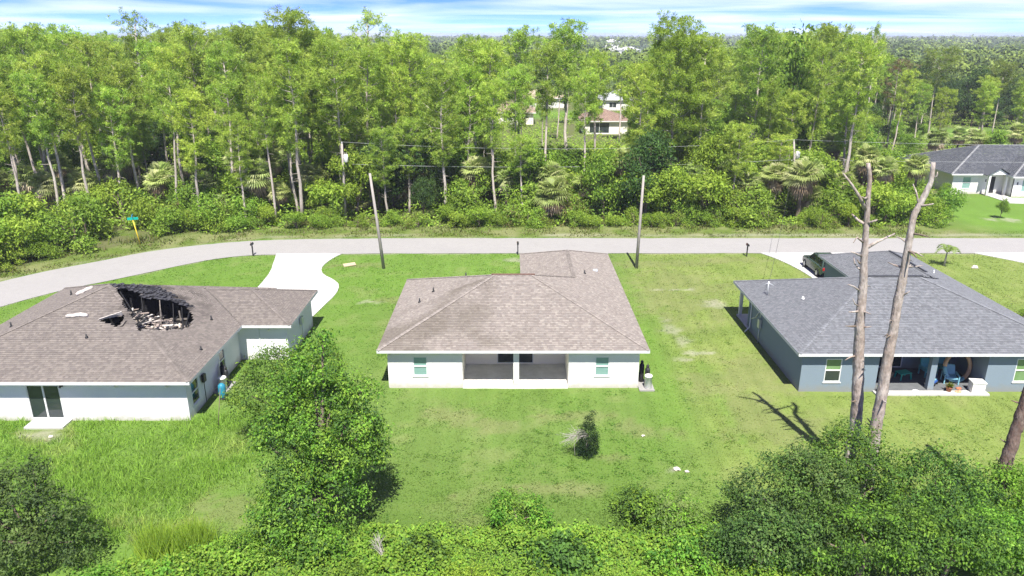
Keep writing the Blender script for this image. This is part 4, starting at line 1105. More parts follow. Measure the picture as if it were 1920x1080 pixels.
def foliage(blobs, n_cl, per, leaf, spread, pal, seed, aspect=.55, shell=.70, floor_z=.02, jag=.28, up=.45):
    """leaf clumps spread through the outer volume of overlapping ellipsoids"""
    rg = np.random.default_rng(seed)
    B = np.array(blobs, float)                                  # cx cy cz rx ry rz
    if B.shape[1] == 4: B = np.c_[B, B[:, 3], B[:, 3]]
    area = (B[:, 3] * B[:, 4] + B[:, 3] * B[:, 5] + B[:, 4] * B[:, 5])
    k = rg.choice(len(B), n_cl * 3, p=area / area.sum())
    u = rg.normal(size=(n_cl * 3, 3)); u /= np.linalg.norm(u, axis=1)[:, None]
    az = np.arctan2(u[:, 1], u[:, 0]) * 2.2
    lump = vnoise(az + k * 7.3, u[:, 2] * 3.0 + k, .8, seed)
    r = rg.uniform(shell, 1.0, n_cl * 3) * (1 + jag * (lump - .5) * 2)
    P = B[k, :3] + u * r[:, None] * B[k, 3:]
    ok = P[:, 2] > floor_z
    for j in range(len(B)):
        q = np.linalg.norm((P - B[j, :3]) / B[j, 3:], axis=1)
        ok &= (q > .66) | (k == j)
    hole = vnoise(P[:, 0] + .7 * P[:, 2], P[:, 1] * .6 + 1.2 * P[:, 2], .9 if leaf < .2 else 1.3, seed + 3)
    ok &= (hole > .36) | (rg.random(len(P)) < .22)
    P = P[ok][:n_cl]; u = u[ok][:n_cl]
    m = len(P)
    big = np.repeat(rg.uniform(.65, 1.4, m), per)
    pal = np.array(pal)
    zone_ = (vnoise(P[:, 0] + P[:, 2], P[:, 1] - P[:, 2], 1.4, seed + 9) * 2 * len(pal)).astype(int) % len(pal)
    tone = pal[np.where(rg.random(m) < .5, zone_, rg.integers(len(pal), size=m))] * rg.uniform(.82, 1.18, m)[:, None]
    PP = np.repeat(P, per, 0) + rg.normal(size=(m * per, 3)) * spread * np.array((1, 1, .7))
    PP[:, 2] = np.maximum(PP[:, 2], .03)
    N = np.repeat(u, per, 0) * .55 + np.array((0, 0, up)) + rg.normal(size=(m * per, 3)) * .55
    N /= np.linalg.norm(N, axis=1)[:, None] + 1e-9
    V, F = leaf_quads(PP, N, leaf * big, leaf * aspect * big, rg)
    C = np.repeat(tone, per, 0) * rg.uniform(.75, 1.25, m * per)[:, None]
    return V, F, C

def limbs(blobs, r0, base=(0, 0, 0), seed=1, wob=.25):
    random.seed(seed)
    mb = MB(); b = np.array(base, float)
    B = [np.array(q[:3], float) for q in blobs]
    cen = sum(B) / len(B)
    fork = b + (cen - b) * .38 + np.array((random.uniform(-wob, wob), random.uniform(-wob, wob), 0))
    mb.tube([b + np.array((0, 0, -.15)), b * .5 + fork * .5 + np.array((wob * .3, 0, 0)), fork], [r0, r0 * .8, r0 * .7], 8, jit=.08)
    for q in B:
        mid = fork * .5 + q * .5 + np.array((random.uniform(-wob, wob), random.uniform(-wob, wob), .1))
        mb.tube([fork - np.array((0, 0, r0)), mid, q], [r0 * .55, r0 * .4, r0 * .16], 6, cap=False)
    return mb

G_OAK = [(0.082, 0.155, 0.033), (0.107, 0.199, 0.04), (0.137, 0.237, 0.045), (0.068, 0.127, 0.036)]
G_MID = [(0.159, 0.266, 0.032), (0.193, 0.309, 0.037), (0.124, 0.216, 0.034), (0.228, 0.345, 0.043)]
G_BRI = [(0.239, 0.356, 0.037), (0.277, 0.39, 0.046), (0.193, 0.302, 0.037), (0.309, 0.417, 0.057)]
G_YEL = [(0.237, 0.345, 0.044), (0.28, 0.377, 0.058), (0.194, 0.3, 0.046)]
G_VINE = [(0.133, 0.275, 0.03), (0.171, 0.337, 0.035), (0.208, 0.378, 0.045), (0.091, 0.206, 0.03), (0.236, 0.378, 0.059)]
G_DARK = [(0.079, 0.131, 0.043), (0.108, 0.172, 0.048), (0.137, 0.209, 0.057), (0.172, 0.254, 0.064)]

# ------------------------------------------------------------------ foreground trees and thickets
def leafy_thing(name, base, blobs, n_cl, per, leaf, spread, pal, seed, label, cat, group=None, r0=.14, parts=('trunk', 'crown'), **kw):
    r = empty(name, (*base, 0), 0, label, cat, group)
    V, F, C = foliage(blobs, n_cl, per, leaf, spread, pal, seed, **kw)
    limbs(blobs, r0, seed=seed).build(parts[0], M['stem'], r)
    o = link(parts[1], np_mesh(parts[1], V, F, C), M['leaf'], r)
    return r
# blobs are relative to the base
leafy_thing('vine_covered_tree', (-8.15, 26.9), [(.1, .6, 7.4, .95, .9, 1.0), (.9, .9, 6.3, .9, .9, .8), (-1.0, .8, 6.2, .8, .9, .7), (1.9, 1.0, 6.0, .7, .7, .6), (.3, .1, 5.0, 1.4, 1.2, 1.0), (1.9, .8, 4.4, .95, .9, .9), (-1.6, .5, 4.7, .85, .9, .75), (-2.3, .9, 3.7, .6, .6, .6), (.8, -.2, 3.4, 1.3, 1.1, 1.0), (-.9, -.3, 3.1, 1.2, 1.1, .9), (-.3, -.9, 1.9, 1.6, 1.2, 1.1), (1.2, -.3, 1.8, 1.0, 1.0, .9), (-1.5, -.8, 1.3, 1.1, 1.0, .9), (.5, 1.0, 8.3, .45, .45, .5), (2.3, .9, 3.3, .6, .6, .55), (.2, -1.8, .9, 1.5, 1.0, .8)],
            4300, 9, .13, .15, G_VINE + G_MID + G_OAK, 101, 'tall vine covered tree in front, beside the burnt house', 'tree', r0=.22, jag=.55)
leafy_thing('leafy_shrub_tree', (-12.0, 34.4), [(0, 0, 3.9, 1.45, 1.4, 1.2), (-1.1, -.6, 2.8, 1.2, 1.2, 1.2), (1.3, .2, 3.4, 1.2, 1.2, 1.3), (.5, -1.1, 2.2, 1.6, 1.2, 1.5), (2.4, .3, 4.2, 1.1, 1.1, 1.1), (2.2, -.8, 2.4, 1.4, 1.2, 1.6)],
            2000, 9, .13, .17, G_VINE + G_MID + G_OAK, 102, 'bushy green tree growing against the side of the burnt house', 'tree', r0=.14, jag=.36)
leafy_thing('dark_shrub', (-19.3, 25.0), [(0, .2, 3.0, 1.3, 1.2, 1.0), (-1.5, .2, 2.3, 1.3, 1.2, 1.1), (1.2, .1, 2.0, 1.15, 1.1, 1.0), (.2, -1.0, 1.4, 1.7, 1.2, 1.1), (-2.2, -.6, 1.3, 1.4, 1.2, 1.1), (2.1, -.2, 1.0, .95, .9, .8), (.4, .6, 3.9, .45, .45, .5), (-.9, .3, 3.4, .5, .5, .5)],
            1700, 9, .13, .13, G_DARK + G_OAK[:2], 103, 'dark grey green shrub at the lower left corner', 'shrub', r0=.12, parts=('stem', 'foliage'), jag=.5)
TH = [((11.4, 26.3), [(0, 0, 2.9, 1.6, 1.5, 1.25), (-1.3, -.2, 2.2, 1.3, 1.3, 1.2), (1.2, .1, 2.6, 1.3, 1.3, 1.2), (0, -1.0, 1.5, 1.9, 1.4, 1.3)], G_DARK + G_OAK, 'dark green thicket tree at the left end of the right foreground thicket'),
      ((14.5, 28.1), [(0, 0, 2.9, 1.4, 1.3, 1.3), (-1.0, -.5, 2.1, 1.3, 1.2, 1.2), (1.1, -.4, 2.0, 1.3, 1.2, 1.2), (0, -1.2, 1.4, 1.7, 1.3, 1.2)], G_OAK + G_MID, 'thicket tree hiding the feet of the two dead trunks'),
      ((17.7, 27.0), [(0, 0, 2.4, 1.5, 1.4, 1.15), (-1.2, -.3, 1.8, 1.3, 1.2, 1.1), (1.3, -.2, 1.7, 1.4, 1.2, 1.1), (0, -1.1, 1.2, 1.8, 1.2, 1.0)], G_OAK + G_MID[:2], 'rounded thicket tree just right of the dead trunks'),
      ((20.9, 27.2), [(0, 0, 1.8, 1.2, 1.1, 1.0), (-1.0, -.3, 1.2, 1.1, 1.0, .9), (1.2, -.1, 1.5, 1.3, 1.2, 1.1)], G_VINE, 'bright vine shrub around the foot of the reddish trunk at the right edge'),
      ((9.6, 24.2), [(0, 0, 1.6, 1.5, 1.3, 1.1), (1.3, .2, 1.5, 1.3, 1.2, 1.1), (-1.1, .2, .9, 1.1, 1.1, .8)], G_DARK + G_OAK, 'dark bush in front of the left end of the right thicket'),
      ((13.3, 23.9), [(0, 0, 2.0, 1.6, 1.4, 1.2), (1.5, .2, 1.7, 1.4, 1.2, 1.1), (-1.3, .2, 1.5, 1.3, 1.2, 1.1)], G_VINE + G_OAK, 'bush at the bottom edge below the two dead trunks'),
      ((16.8, 24.0), [(0, 0, 1.8, 1.6, 1.4, 1.1), (1.5, 0, 1.4, 1.3, 1.2, 1.0), (-1.3, .3, 1.7, 1.2, 1.2, 1.0)], G_OAK + G_MID, 'bush at the bottom edge left of the lower right corner'),
      ((20.0, 24.0), [(0, 0, 1.5, 1.5, 1.3, 1.0), (1.5, .2, 1.6, 1.3, 1.2, 1.1), (-1.2, .4, 1.5, 1.2, 1.2, 1.0)], G_VINE + G_OAK[:2], 'bush filling the lower right corner')]
for k, (b, bl, pal, lab) in enumerate(TH):
    leafy_thing('thicket_tree' if k < 3 else 'thicket_bush', b, bl, 1700 if k < 3 else 1150, 9, .12, .15, pal, 110 + k, lab, 'tree' if k < 3 else 'bush', 'thicket in the right foreground', r0=.12, parts=('trunk', 'crown') if k < 3 else ('stem', 'foliage'), jag=.42)
for k, (b, bl, pal, lab, n_) in enumerate((((.1, 27.3), [(0, 0, .75, 1.15, .95, .7), (.7, -.3, .5, .8, .8, .5)], G_YEL + G_VINE, 'round yellow green bush at the edge of the back lawn, in the middle', 420),
                                    ((5.3, 27.6), [(0, 0, .85, .95, .85, .6), (.4, -.5, .55, .9, .8, .55)], G_MID + G_OAK[:1], 'round dark green bush at the back lawn edge, left of a paler one', 420),
                                    ((7.0, 26.9), [(0, 0, .8, 1.2, 1.1, .75), (.3, -1.0, .5, 1.1, 1.0, .6)], G_VINE + G_DARK[2:], 'pale bush right of the round dark bush at the back lawn edge', 420))):
    leafy_thing('lawn_bush', b, bl, n_, 9, .12, .11, pal, 130 + k, lab, 'bush', 'bushes at the back lawn edge', r0=.06, parts=('stem', 'foliage'), jag=.3)

# low vines that cover the ground along the bottom
rg = np.random.default_rng(140)
nV = 70000
vx = rg.uniform(-15.5, 12.5, nV); vy = rg.uniform(20.5, 28.2, nV)
edge = 26.9 + .9 * (fbm(vx, vx * 0 + 3, 2.4, 12) - .5) * 2 + np.clip((-9.5 - vx) * .0, 0, 1) - np.clip((-10.5 - vx) * .45, 0, 1.9)
hgt = .08 + 2.0 * np.clip(fbm(vx, vy, 2.3, 15, 4) - .2, 0, 1)**1.5
keep = (vy < edge + rg.normal(0, .3, nV)) & ((vnoise(vx, vy, .55, 61) > .3) | (rg.random(nV) < .25))
vx, vy, hgt = vx[keep], vy[keep], hgt[keep] * np.clip((edge[keep] + .6 - vy[keep]) / 1.2, .15, 1)
pz = hgt * rg.uniform(.55, 1.05, len(vx)) + .03
Pv = np.stack([vx, vy, pz], 1)
Nv = np.stack([rg.normal(0, .5, len(vx)), rg.normal(-.15, .5, len(vx)), np.full(len(vx), .9)], 1); Nv /= np.linalg.norm(Nv, axis=1)[:, None]
lz = .09 + .11 * vnoise(vx, vy, .8, 51)
V, F = leaf_quads(Pv, Nv, lz, lz * .68, rg)
pal = np.array(G_VINE + G_MID); t1 = fbm(vx, vy, .7, 33, 3)
C = pal[rg.integers(len(pal), size=len(vx))] * (.7 + .6 * t1)[:, None]
tag(link('vine_ground_cover', np_mesh('vine_ground_cover', V, F, C), M['leaf']), 'yellow green vines covering the ground along the bottom', kind='stuff')

SCR = [(-10.9, 24.6, 1.1, .9, .10, G_VINE, 'scrubby bush at the foot of the vine covered tree, left side'), (-3.6, 24.9, .95, .7, .19, G_MID + G_OAK, 'broad leaved bush in the vines right of the bleached dead branch'), (-1.6, 22.9, 1.2, .8, .11, G_BRI, 'bright bush in the vines at the bottom edge, left of the middle'), (1.9, 24.4, 1.25, .9, .2, G_OAK + G_MID[:1], 'dark large leaved bush in the vines below the round yellow green bush'),
       (3.6, 22.6, 1.1, .7, .10, G_YEL, 'yellowish bush in the vines at the bottom edge, right of the middle'), (6.6, 23.9, 1.3, 1.0, .15, G_VINE, 'bushy scrub left of the right foreground thicket'), (-12.6, 23.2, 1.3, .9, .14, G_BRI + G_VINE, 'bright scrub at the bottom edge right of the dark corner shrub'), (-6.1, 22.7, 1.2, .8, .12, G_MID, 'scrub bush at the bottom edge under the vine covered tree'), (-15.6, 22.9, 1.0, .7, .12, G_VINE, 'low scrub at the bottom edge beside the dark corner shrub')]
for k, (x, y, r_, h_, lf, pal, lab) in enumerate(SCR):
    leafy_thing('scrub_bush', (x, y), [(0, 0, h_ * .7, r_ * .8, r_ * .7, h_ * .6), (r_ * .7, -.2, h_ * .5, r_ * .55, r_ * .5, h_ * .45), (-r_ * .6, .2, h_ * .55, r_ * .5, r_ * .5, h_ * .5), (.1, .3, h_ * 1.2, r_ * .3, r_ * .3, h_ * .4)], 330 if lf < .14 else 200, 8, lf, .12, pal, 160 + k, lab, 'bush', 'scrub bushes in the bottom vines', r0=.04, parts=('stem', 'foliage'), jag=.6)
# small cedar with bleached twigs, and a dead twig in the vines
cd = empty('small_cedar', (3.75, 32.8, 0), 0, 'small dark cedar with bleached dead twigs on the back lawn', 'shrub')
V, F, C = foliage([(0, 0, .55, .62, .55, .6), (.05, .05, 1.15, .5, .48, .6), (.12, .1, 1.8, .3, .3, .45), (.18, .12, 2.2, .14, .14, .25)], 620, 9, .085, .07, [(.022, .045, .016), (.03, .06, .02), (.045, .08, .026)], 151, aspect=.35, up=.2)
link('foliage', np_mesh('foliage', V, F, C), M['leaf'], cd)
MB().tube([(0, 0, -.1), (.03, .03, 1.2)], [.06, .03], 7).build('stem', M['stem'], cd)
def twigs(n, L, spread, dirv, seed, z0=.5):
    random.seed(seed); mb = MB()
    for k in range(n):
        d = np.array(dirv) + np.array([random.gauss(0, spread) for _ in range(3)]); d /= np.linalg.norm(d)
        l = L * random.uniform(.5, 1.1); s = np.array((random.uniform(-.05, .05), random.uniform(-.05, .05), z0 + random.uniform(-.15, .25)))
        m = s + d * l * .55 + np.array((0, 0, .08)); e = s + d * l + np.array((0, 0, -.12))
        mb.tube([s, m, e], [.01, .007, .004], 4, cap=False)
        for q in range(3):
            e2 = m + (d + np.array([random.gauss(0, .45) for _ in range(3)])) * l * .35
            mb.tube([m, e2], [.008, .004], 4, cap=False)
    return mb
twigs(17, 1.3, .2, (-1.0, -.25, .05), 3, 1.15).build('dead_twigs', M['branch'], cd)
twigs(6, .6, .4, (-.3, -.7, .2), 5, 1.1).build('dead_twigs', M['branch'], cd)
dt = empty('dead_branch', (-5.1, 24.5, 0), 0, 'bleached dead branch sticking out of the vines at the bottom', 'branch')
twigs(12, .9, .25, (-.45, .35, .85), 9, .5).build('twigs', M['branch'], dt)

# tall grass clumps in the left foreground
def blades(P, H_, W_, C, rg, lean=.35, seg2=False):
    n = len(P); a_ = rg.uniform(0, 6.283, n)
    s = np.stack([np.cos(a_), np.sin(a_), np.zeros(n)], 1) * (np.asarray(W_) * rg.uniform(.6, 1.3, n))[:, None] * .5
    t_ = np.stack([rg.normal(0, lean, n), rg.normal(0, lean, n), np.ones(n)], 1) * (np.asarray(H_) * rg.uniform(.55, 1.25, n))[:, None]
    V = np.stack([P - s, P + s, P + t_], 1).reshape(-1, 3)
    return V, np.arange(3 * n).reshape(n, 3), C
for k, (x, y, lab) in enumerate(((-14.4, 25.3, 'left of two tall bright grass clumps in the left foreground'), (-13.05, 25.55, 'right of two tall bright grass clumps in the left foreground'))):
    r = empty('grass_clump', (x, y, 0), 0, lab, 'grass clump', 'tall grass clumps in the left foreground')
    n = 1500; P = np.stack([rg.normal(0, .33, n), rg.normal(0, .28, n), np.zeros(n)], 1)
    C = np.array([(.32, .48, .06), (.38, .52, .07), (.26, .4, .05)])[rg.integers(3, size=n)] * rg.uniform(.8, 1.2, n)[:, None]
    link('blades', np_mesh('blades', *blades(P, np.full(n, 1.15), np.full(n, .05), C, rg, .22)), M['grass'], r)

# lawn grass: short in the mown lots, tall and rank behind the burnt house
HOUSES = [(-32, -17.5, 36.3, 50.6), (-17.8, -14.4, 44.4, 50.4), (-7.45, 7.6, 40.2, 52.9), (1.1, 7.6, 52, 60), (16.9, 32.9, 39.3, 52.7), (26, 32.9, 52, 59.6), (-26.2, -24, 35.4, 36.4)]
def lawn_ok(x, y):
    ok = ~in_poly(x, y, ROAD_POLY) & ~in_poly(x, y, DRIVE_L) & ~in_poly(x, y, DRIVE_R) & ~in_poly(x, y, DRIVE_E)
    for h in HOUSES: ok &= ~((x > h[0]) & (x < h[1]) & (y > h[2]) & (y < h[3]))
    return ok
n = 300000
y = 26 + (52) * rg.random(n)**1.55
x = rg.uniform(-1, 1, n) * (.72 * y + 6)
ok = lawn_ok(x, y) & (np.abs(y - road_edge_y(x) - 4) > 0)
x, y = x[ok], y[ok]
cl = lawn_color(x, y)
dens = fbm(x, y, .8, 44, 3)
greenness = np.clip((cl[:, 1] / (cl[:, 0] + 1e-6) - .88) * 2.2, 0.05, 1)
ok = rg.random(len(x)) < greenness * (.35 + .9 * dens)
x, y, cl, dens = x[ok], y[ok], cl[ok], dens[ok]
hh = .04 + .05 * dens + .0009 * np.maximum(0, y - 40)
P = np.stack([x, y, np.full(len(x), -.03)], 1)
C = cl * rg.uniform(.95, 1.7, len(x))[:, None]
tag(link('lawn_grass', np_mesh('lawn_grass', *blades(P, hh, .03 + .0008 * y, C, rg, 1.0)), M['grass']), 'short mown grass on the lawns', kind='stuff')
nc = 5200
cx = rg.uniform(-1, 1, nc); cy = 27 + 41 * rg.random(nc)**1.4; cx = cx * (.72 * cy + 4)
ok = lawn_ok(cx, cy) & (fbm(cx, cy, 4.0, 95, 3) > .44) & (cy < 69)
cx, cy = cx[ok], cy[ok]; per = 9
tone = lawn_color(cx, cy) * np.array([(1.15, 1.4, 1.1), (1.4, 1.5, 1.2), (1.0, 1.25, 1.0), (1.6, 1.6, 1.5)])[rg.integers(4, size=len(cx))]
wx = np.repeat(cx, per) + rg.normal(0, .1, len(cx) * per); wy = np.repeat(cy, per) + rg.normal(0, .1, len(cx) * per)
P = np.stack([wx, wy, rg.uniform(0, .04, len(wx))], 1); N = np.stack([rg.normal(0, .35, len(wx)), rg.normal(0, .35, len(wx)), np.ones(len(wx))], 1); N /= np.linalg.norm(N, axis=1)[:, None]
V, F = leaf_quads(P, N, .12, .06, rg)
tag(link('lawn_weeds', np_mesh('lawn_weeds', V, F, np.repeat(tone, per, 0) * rg.uniform(.8, 1.3, (len(wx), 1))), M['grass']), 'low weeds dotted through the lawns', kind='stuff')
n = 95000
x = rg.uniform(-33, -9.0, n); y = rg.uniform(24, 43, n)
rank = np.clip((fbm(x, y, 3.0, 71, 3) - .18) * 2.2, 0, 1)
edge = np.clip((37.2 - y) / 1.0, 0, 1) * np.clip((-9.3 - x) / 3.0, 0, 1)
inside = (x < -17.55) & (y > 36.45)
stepz = (x > -26.3) & (x < -23.9) & (y > 35.0)
ok = (rg.random(n) < edge * (.2 + .55 * rank)) & ~inside & ~stepz
for cx, cy, rx, ry in ((-13.0, 28.4, 1.4, 1.8), (-12.2, 27.0, 1.2, .8), (-24.6, 34.7, 1.3, .5)): ok &= ((x - cx) / rx)**2 + ((y - cy) / ry)**2 > 1 - .5 * rg.random(n)
x, y, rank = x[ok], y[ok], rank[ok]
C = lawn_color(x, y) * rg.uniform(.9, 1.8, len(x))[:, None] * np.array((1.6, 1.55, 1.3))
P = np.stack([x, y, np.full(len(x), -.03)], 1)
tag(link('rank_grass', np_mesh('rank_grass', *blades(P, .14 + .3 * rank, np.full(len(x), .045), C, rg, .5)), M['grass']), 'tall rank grass behind the burnt house', kind='stuff')
# weeds on the far verge
n = 26000
x = rg.uniform(-62, 62, n); v = rg.uniform(.5, 8.5, n); y = road_edge_y(x) + v
ok = (rg.random(n) < np.clip((fbm(x, y, 1.8, 81, 3) - .36) * 3.5, 0, 1)) & (np.abs(x) < .76 * y + 5) & (x < 44)
x, y, v = x[ok], y[ok], v[ok]
C = np.array([(.13, .165, .03), (.17, .17, .06), (.1, .15, .022), (.22, .2, .1)])[rg.integers(4, size=len(x))] * rg.uniform(.75, 1.25, len(x))[:, None]
P = np.stack([x, y, np.full(len(x), -.03)], 1)
tag(link('verge_weeds', np_mesh('verge_weeds', *blades(P, .12 + .06 * v, np.full(len(x), .11), C, rg, .5)), M['grass']), 'straggling weeds on the far verge of the street', kind='stuff')

# ------------------------------------------------------------------ dead trunks in the right foreground
def dead_tree(name, base, pts, rad, branches, m, label):
    r = empty(name, (*base, 0), 0, label, 'dead tree')
    random.seed(int(abs(base[0]) * 100))
    T = resample3(pts, 22); RR = np.interp(np.linspace(0, 1, 22), np.linspace(0, 1, len(rad)), rad)
    T = [np.array(p) + np.array((random.uniform(-.03, .03), random.uniform(-.03, .03), 0)) for p in T]
    MB().tube(resample3(T, 60), list(np.interp(np.linspace(0, 1, 60), np.linspace(0, 1, 22), RR) * 1.18 * np.array([1 + .07 * math.sin(i * 1.9) * random.random() for i in range(60)])), 14, jit=.06).build('trunk', m, r)
    for k in range(13):
        i = random.randrange(5, 20); a_ = random.uniform(0, 6.28); L = random.uniform(.3, .85); p = T[i]
        MB().tube([p, p + np.array((math.cos(a_) * L * .6, math.sin(a_) * L * .6, .02)), p + np.array((math.cos(a_) * L, math.sin(a_) * L, random.uniform(-.12, .2)))], [.055, .04, .015], 6, jit=.1).build('branch_stub', M['stem'] if k % 3 else m, r)
    for path, r0 in branches:
        MB().tube(path, list(np.linspace(r0, r0 * .35, len(path))), 7, jit=.08).build('branch', m, r)
    return r
def resample3(P, n):
    P = np.array(P, float); d = np.r_[0, np.cumsum(np.linalg.norm(np.diff(P, axis=0), axis=1))]
    t = np.linspace(0, d[-1], n)
    return np.stack([np.interp(t, d, P[:, i]) for i in range(3)], 1)
def rel(px, py, Y, base):   # a point of a trunk that stands at depth Y
    z = z_at(py, Y); return (x_at(px, Y, z) - base[0], Y - base[1], z)
b1 = (15.95, 31.0)
p1 = lambda px, py, dy=0: rel(px, py, 31.0 + dy, b1)
dead_tree('dead_pine', b1, [(0, 0, -.3), p1(1604, 800), p1(1609, 700), p1(1613, 600), p1(1620, 510), p1(1622, 440), p1(1628, 370), p1(1630, 330), p1(1627, 306)], [.25, .235, .225, .21, .185, .16, .12, .09, .07],
          [([p1(1622, 392), p1(1612, 370, -.1), p1(1596, 345, -.2), p1(1581, 325, -.3)], .09), ([p1(1620, 420), p1(1608, 412, .2), p1(1597, 401, .3)], .08),
           ([p1(1624, 465), p1(1645, 453), p1(1678, 438, .2)], .085), ([p1(1622, 420), p1(1637, 415, -.2), p1(1645, 412, -.3)], .07),
           ([p1(1619, 455), p1(1607, 445, -.4), p1(1600, 455, -.6)], .05), ([p1(1615, 480), p1(1604, 475, -.3), p1(1595, 472, -.4)], .05), ([p1(1612, 505), p1(1603, 495, .3), p1(1600, 480, .4)], .05),
           ([p1(1612, 545), p1(1600, 537, -.2), p1(1590, 533, -.4)], .05), ([p1(1612, 575), p1(1603, 570, -.2), p1(1599, 560, -.3)], .04), ([p1(1616, 540), p1(1626, 535, .2), p1(1632, 538, .3)], .035)],
          M['dead_bark'], 'bleached dead pine with a forked top, left of the two tall dead trunks')
b2 = (16.35, 29.5)
p2 = lambda px, py, dy=0: rel(px, py, 29.5 + dy, b2)
dead_tree('dead_pine', b2, [(0, 0, -.3), p2(1636, 845), p2(1660, 700), p2(1678, 600), p2(1694, 510), p2(1707, 440), p2(1718, 390), p2(1738, 360), p2(1751, 330), p2(1750, 305)], [.24, .225, .215, .2, .185, .165, .15, .12, .1, .07],
          [([p2(1722, 386), p2(1736, 385, -.2), p2(1751, 382, -.3)], .06), ([p2(1722, 380), p2(1718, 360, .2), p2(1712, 345, .3)], .05), ([p2(1700, 455), p2(1690, 447, .2), p2(1680, 444, .3)], .05), ([p2(1700, 500), p2(1715, 500, -.2), p2(1730, 498, -.3)], .045),
           ([p2(1690, 555), p2(1700, 550, -.2), p2(1706, 546, -.3)], .04), ([p2(1694, 490), p2(1703, 486, .2), p2(1712, 490, .3)], .04), ([p2(1676, 605), p2(1669, 600, -.2), p2(1668, 612, -.2)], .03), ([p2(1748, 335), p2(1757, 330, -.1), p2(1758, 322, -.1)], .04)],
          M['dead_bark'], 'dead pine leaning right with a hooked top, right of the two tall dead trunks')
b3 = (21.2, 28.0)
dead_tree('dead_pine', b3, [(0, 0, -.3), (0, 0, 2.5), (.25, 0, 5.4), (.5, .1, 8), (.55, .1, 9.6)], [.23, .215, .2, .17, .12],
          [([(.45, .05, 7.6), (1.2, .2, 8.0), (2.0, .1, 8.1)], .06), ([(.5, .05, 8.6), (-.3, -.1, 9.1), (-.7, 0, 9.3)], .05), ([(.4, .05, 6.9), (1.3, -.3, 6.9), (2.3, -.4, 6.7)], .05)],
          M['red_bark'], 'reddish brown pine trunk rising out of view at the right edge')

# ------------------------------------------------------------------ forest prototypes
def pine_proto(seed, H_=20.0, crown0=.42, rmax=3.0, dens=1.0, pal=None, bare=False, nb=None):
    rs = np.random.default_rng(seed); random.seed(seed)
    pal = np.array(pal or [(.335, .465, .065), (.38, .51, .075), (.295, .425, .06), (.43, .53, .09)])
    mb = MB(); P = []
    x = y = 0.; sx, sy = rs.normal(0, .35, 2)
    for i in range(9):
        t = i / 8; P.append((sx * math.sin(t * 2.4) + rs.normal(0, .06), sy * math.sin(t * 2.1) + rs.normal(0, .06), -.2 + (H_ - .4) * t + (.0)))
    P = np.array(P)
    def trunk(t): return np.array([np.interp(t, np.linspace(0, 1, 9), P[:, k]) for k in range(3)])
    mb.tube(P, list(np.linspace(.235, .05, 9)), 7, jit=.05)
    tufts = []; nb = nb or int(38 * dens)
    for i in range(nb):
        t = crown0 + (1 - crown0) * ((i + rs.random()) / nb)**.9
        k = (t - crown0) / (1 - crown0)
        L = rmax * (math.sin(math.pi * min(1, .18 + .8 * (1 - k)))**.8) * rs.uniform(.55, 1.1) + .35
        a_ = i * 2.4 + rs.normal(0, .5); el = rs.uniform(-.05, .35) + .55 * k
        p0 = trunk(t); d = np.array((math.cos(a_) * math.cos(el), math.sin(a_) * math.cos(el), math.sin(el)))
        mid = p0 + d * L * .5 + np.array((0, 0, -.05 * L)); e = p0 + d * L + np.array((0, 0, .16 * L))
        mb.tube([p0, mid, e], [.045, .03, .012], 4, cap=False, smooth=False)
        if bare and k < .75: continue
        for s_, wgt in ((1.0, 1.0), (.6, .45)):
            b = p0 * (1 - s_) + e * s_ + rs.normal(0, .12, 3); mm = int((3 + 1.9 * L) * wgt * dens + .5)
            for q in range(mm): tufts.append(b + rs.normal(0, 1, 3) * np.array((.30 + .11 * L, .30 + .11 * L, .26)) + np.array((0, 0, .1)))
    for q in range(int(9 * dens)): tufts.append(trunk(1.0) + rs.normal(0, .3, 3))
    for q in range(rs.integers(3, 8)):                       # dead stubs under the crown
        t = rs.uniform(.25, crown0); a_ = rs.uniform(0, 6.28); L = rs.uniform(.4, 1.5); p0 = trunk(t)
        mb.tube([p0, p0 + np.array((math.cos(a_) * L, math.sin(a_) * L, rs.uniform(-.2, .4)))], [.035, .012], 4, cap=False, smooth=False)
    T = np.array(tufts); n = len(T); nn = 32
    d = rs.normal(size=(n, nn, 3)); d[:, :, 2] += .45; d /= np.linalg.norm(d, axis=2)[:, :, None]
    L = rs.uniform(.34, .56, (n, nn, 1)) * rs.uniform(.75, 1.2, (n, 1, 1))
    s = np.cross(d, rs.normal(size=(n, nn, 3))); s /= np.linalg.norm(s, axis=2)[:, :, None]; s *= .030
    b = T[:, None, :] + d * .03
    V = np.stack([b, b + d * L * .65 - s, b + d * L, b + d * L * .65 + s], 2).reshape(-1, 3)
    F = np.arange(n * nn * 4).reshape(-1, 4)
    C = np.repeat(pal[rs.integers(len(pal), size=n)] * rs.uniform(.75, 1.2, n)[:, None], nn, 0) * rs.uniform(.8, 1.2, (n * nn, 1))
    return mb.mesh('pine_trunk'), np_mesh('pine_crown', V, F, C)
PINES = [pine_proto(200, crown0=.46, rmax=2.1), pine_proto(201, crown0=.42, rmax=2.5, dens=1.1), pine_proto(202, crown0=.56, rmax=2.1), pine_proto(203, crown0=.38, rmax=2.2, dens=1.15), pine_proto(204, crown0=.48, rmax=2.8, dens=1.15), pine_proto(205, crown0=.60, rmax=1.8, dens=.95), pine_proto(206, crown0=.44, rmax=1.9, dens=1.05), pine_proto(211, crown0=.50, rmax=2.3, dens=1.0, pal=[(.29, .40, .06), (.33, .44, .07), (.25, .36, .055)]), pine_proto(212, crown0=.40, rmax=2.0, dens=1.05, pal=[(.345, .46, .065), (.39, .50, .075), (.305, .43, .06)])]
PINE_THIN = pine_proto(207, crown0=.62, rmax=1.9, dens=.55)
PINE_BROAD = pine_proto(208, crown0=.30, rmax=4.3, dens=1.55, pal=[(.28, .40, .05), (.32, .44, .055), (.36, .47, .065)])
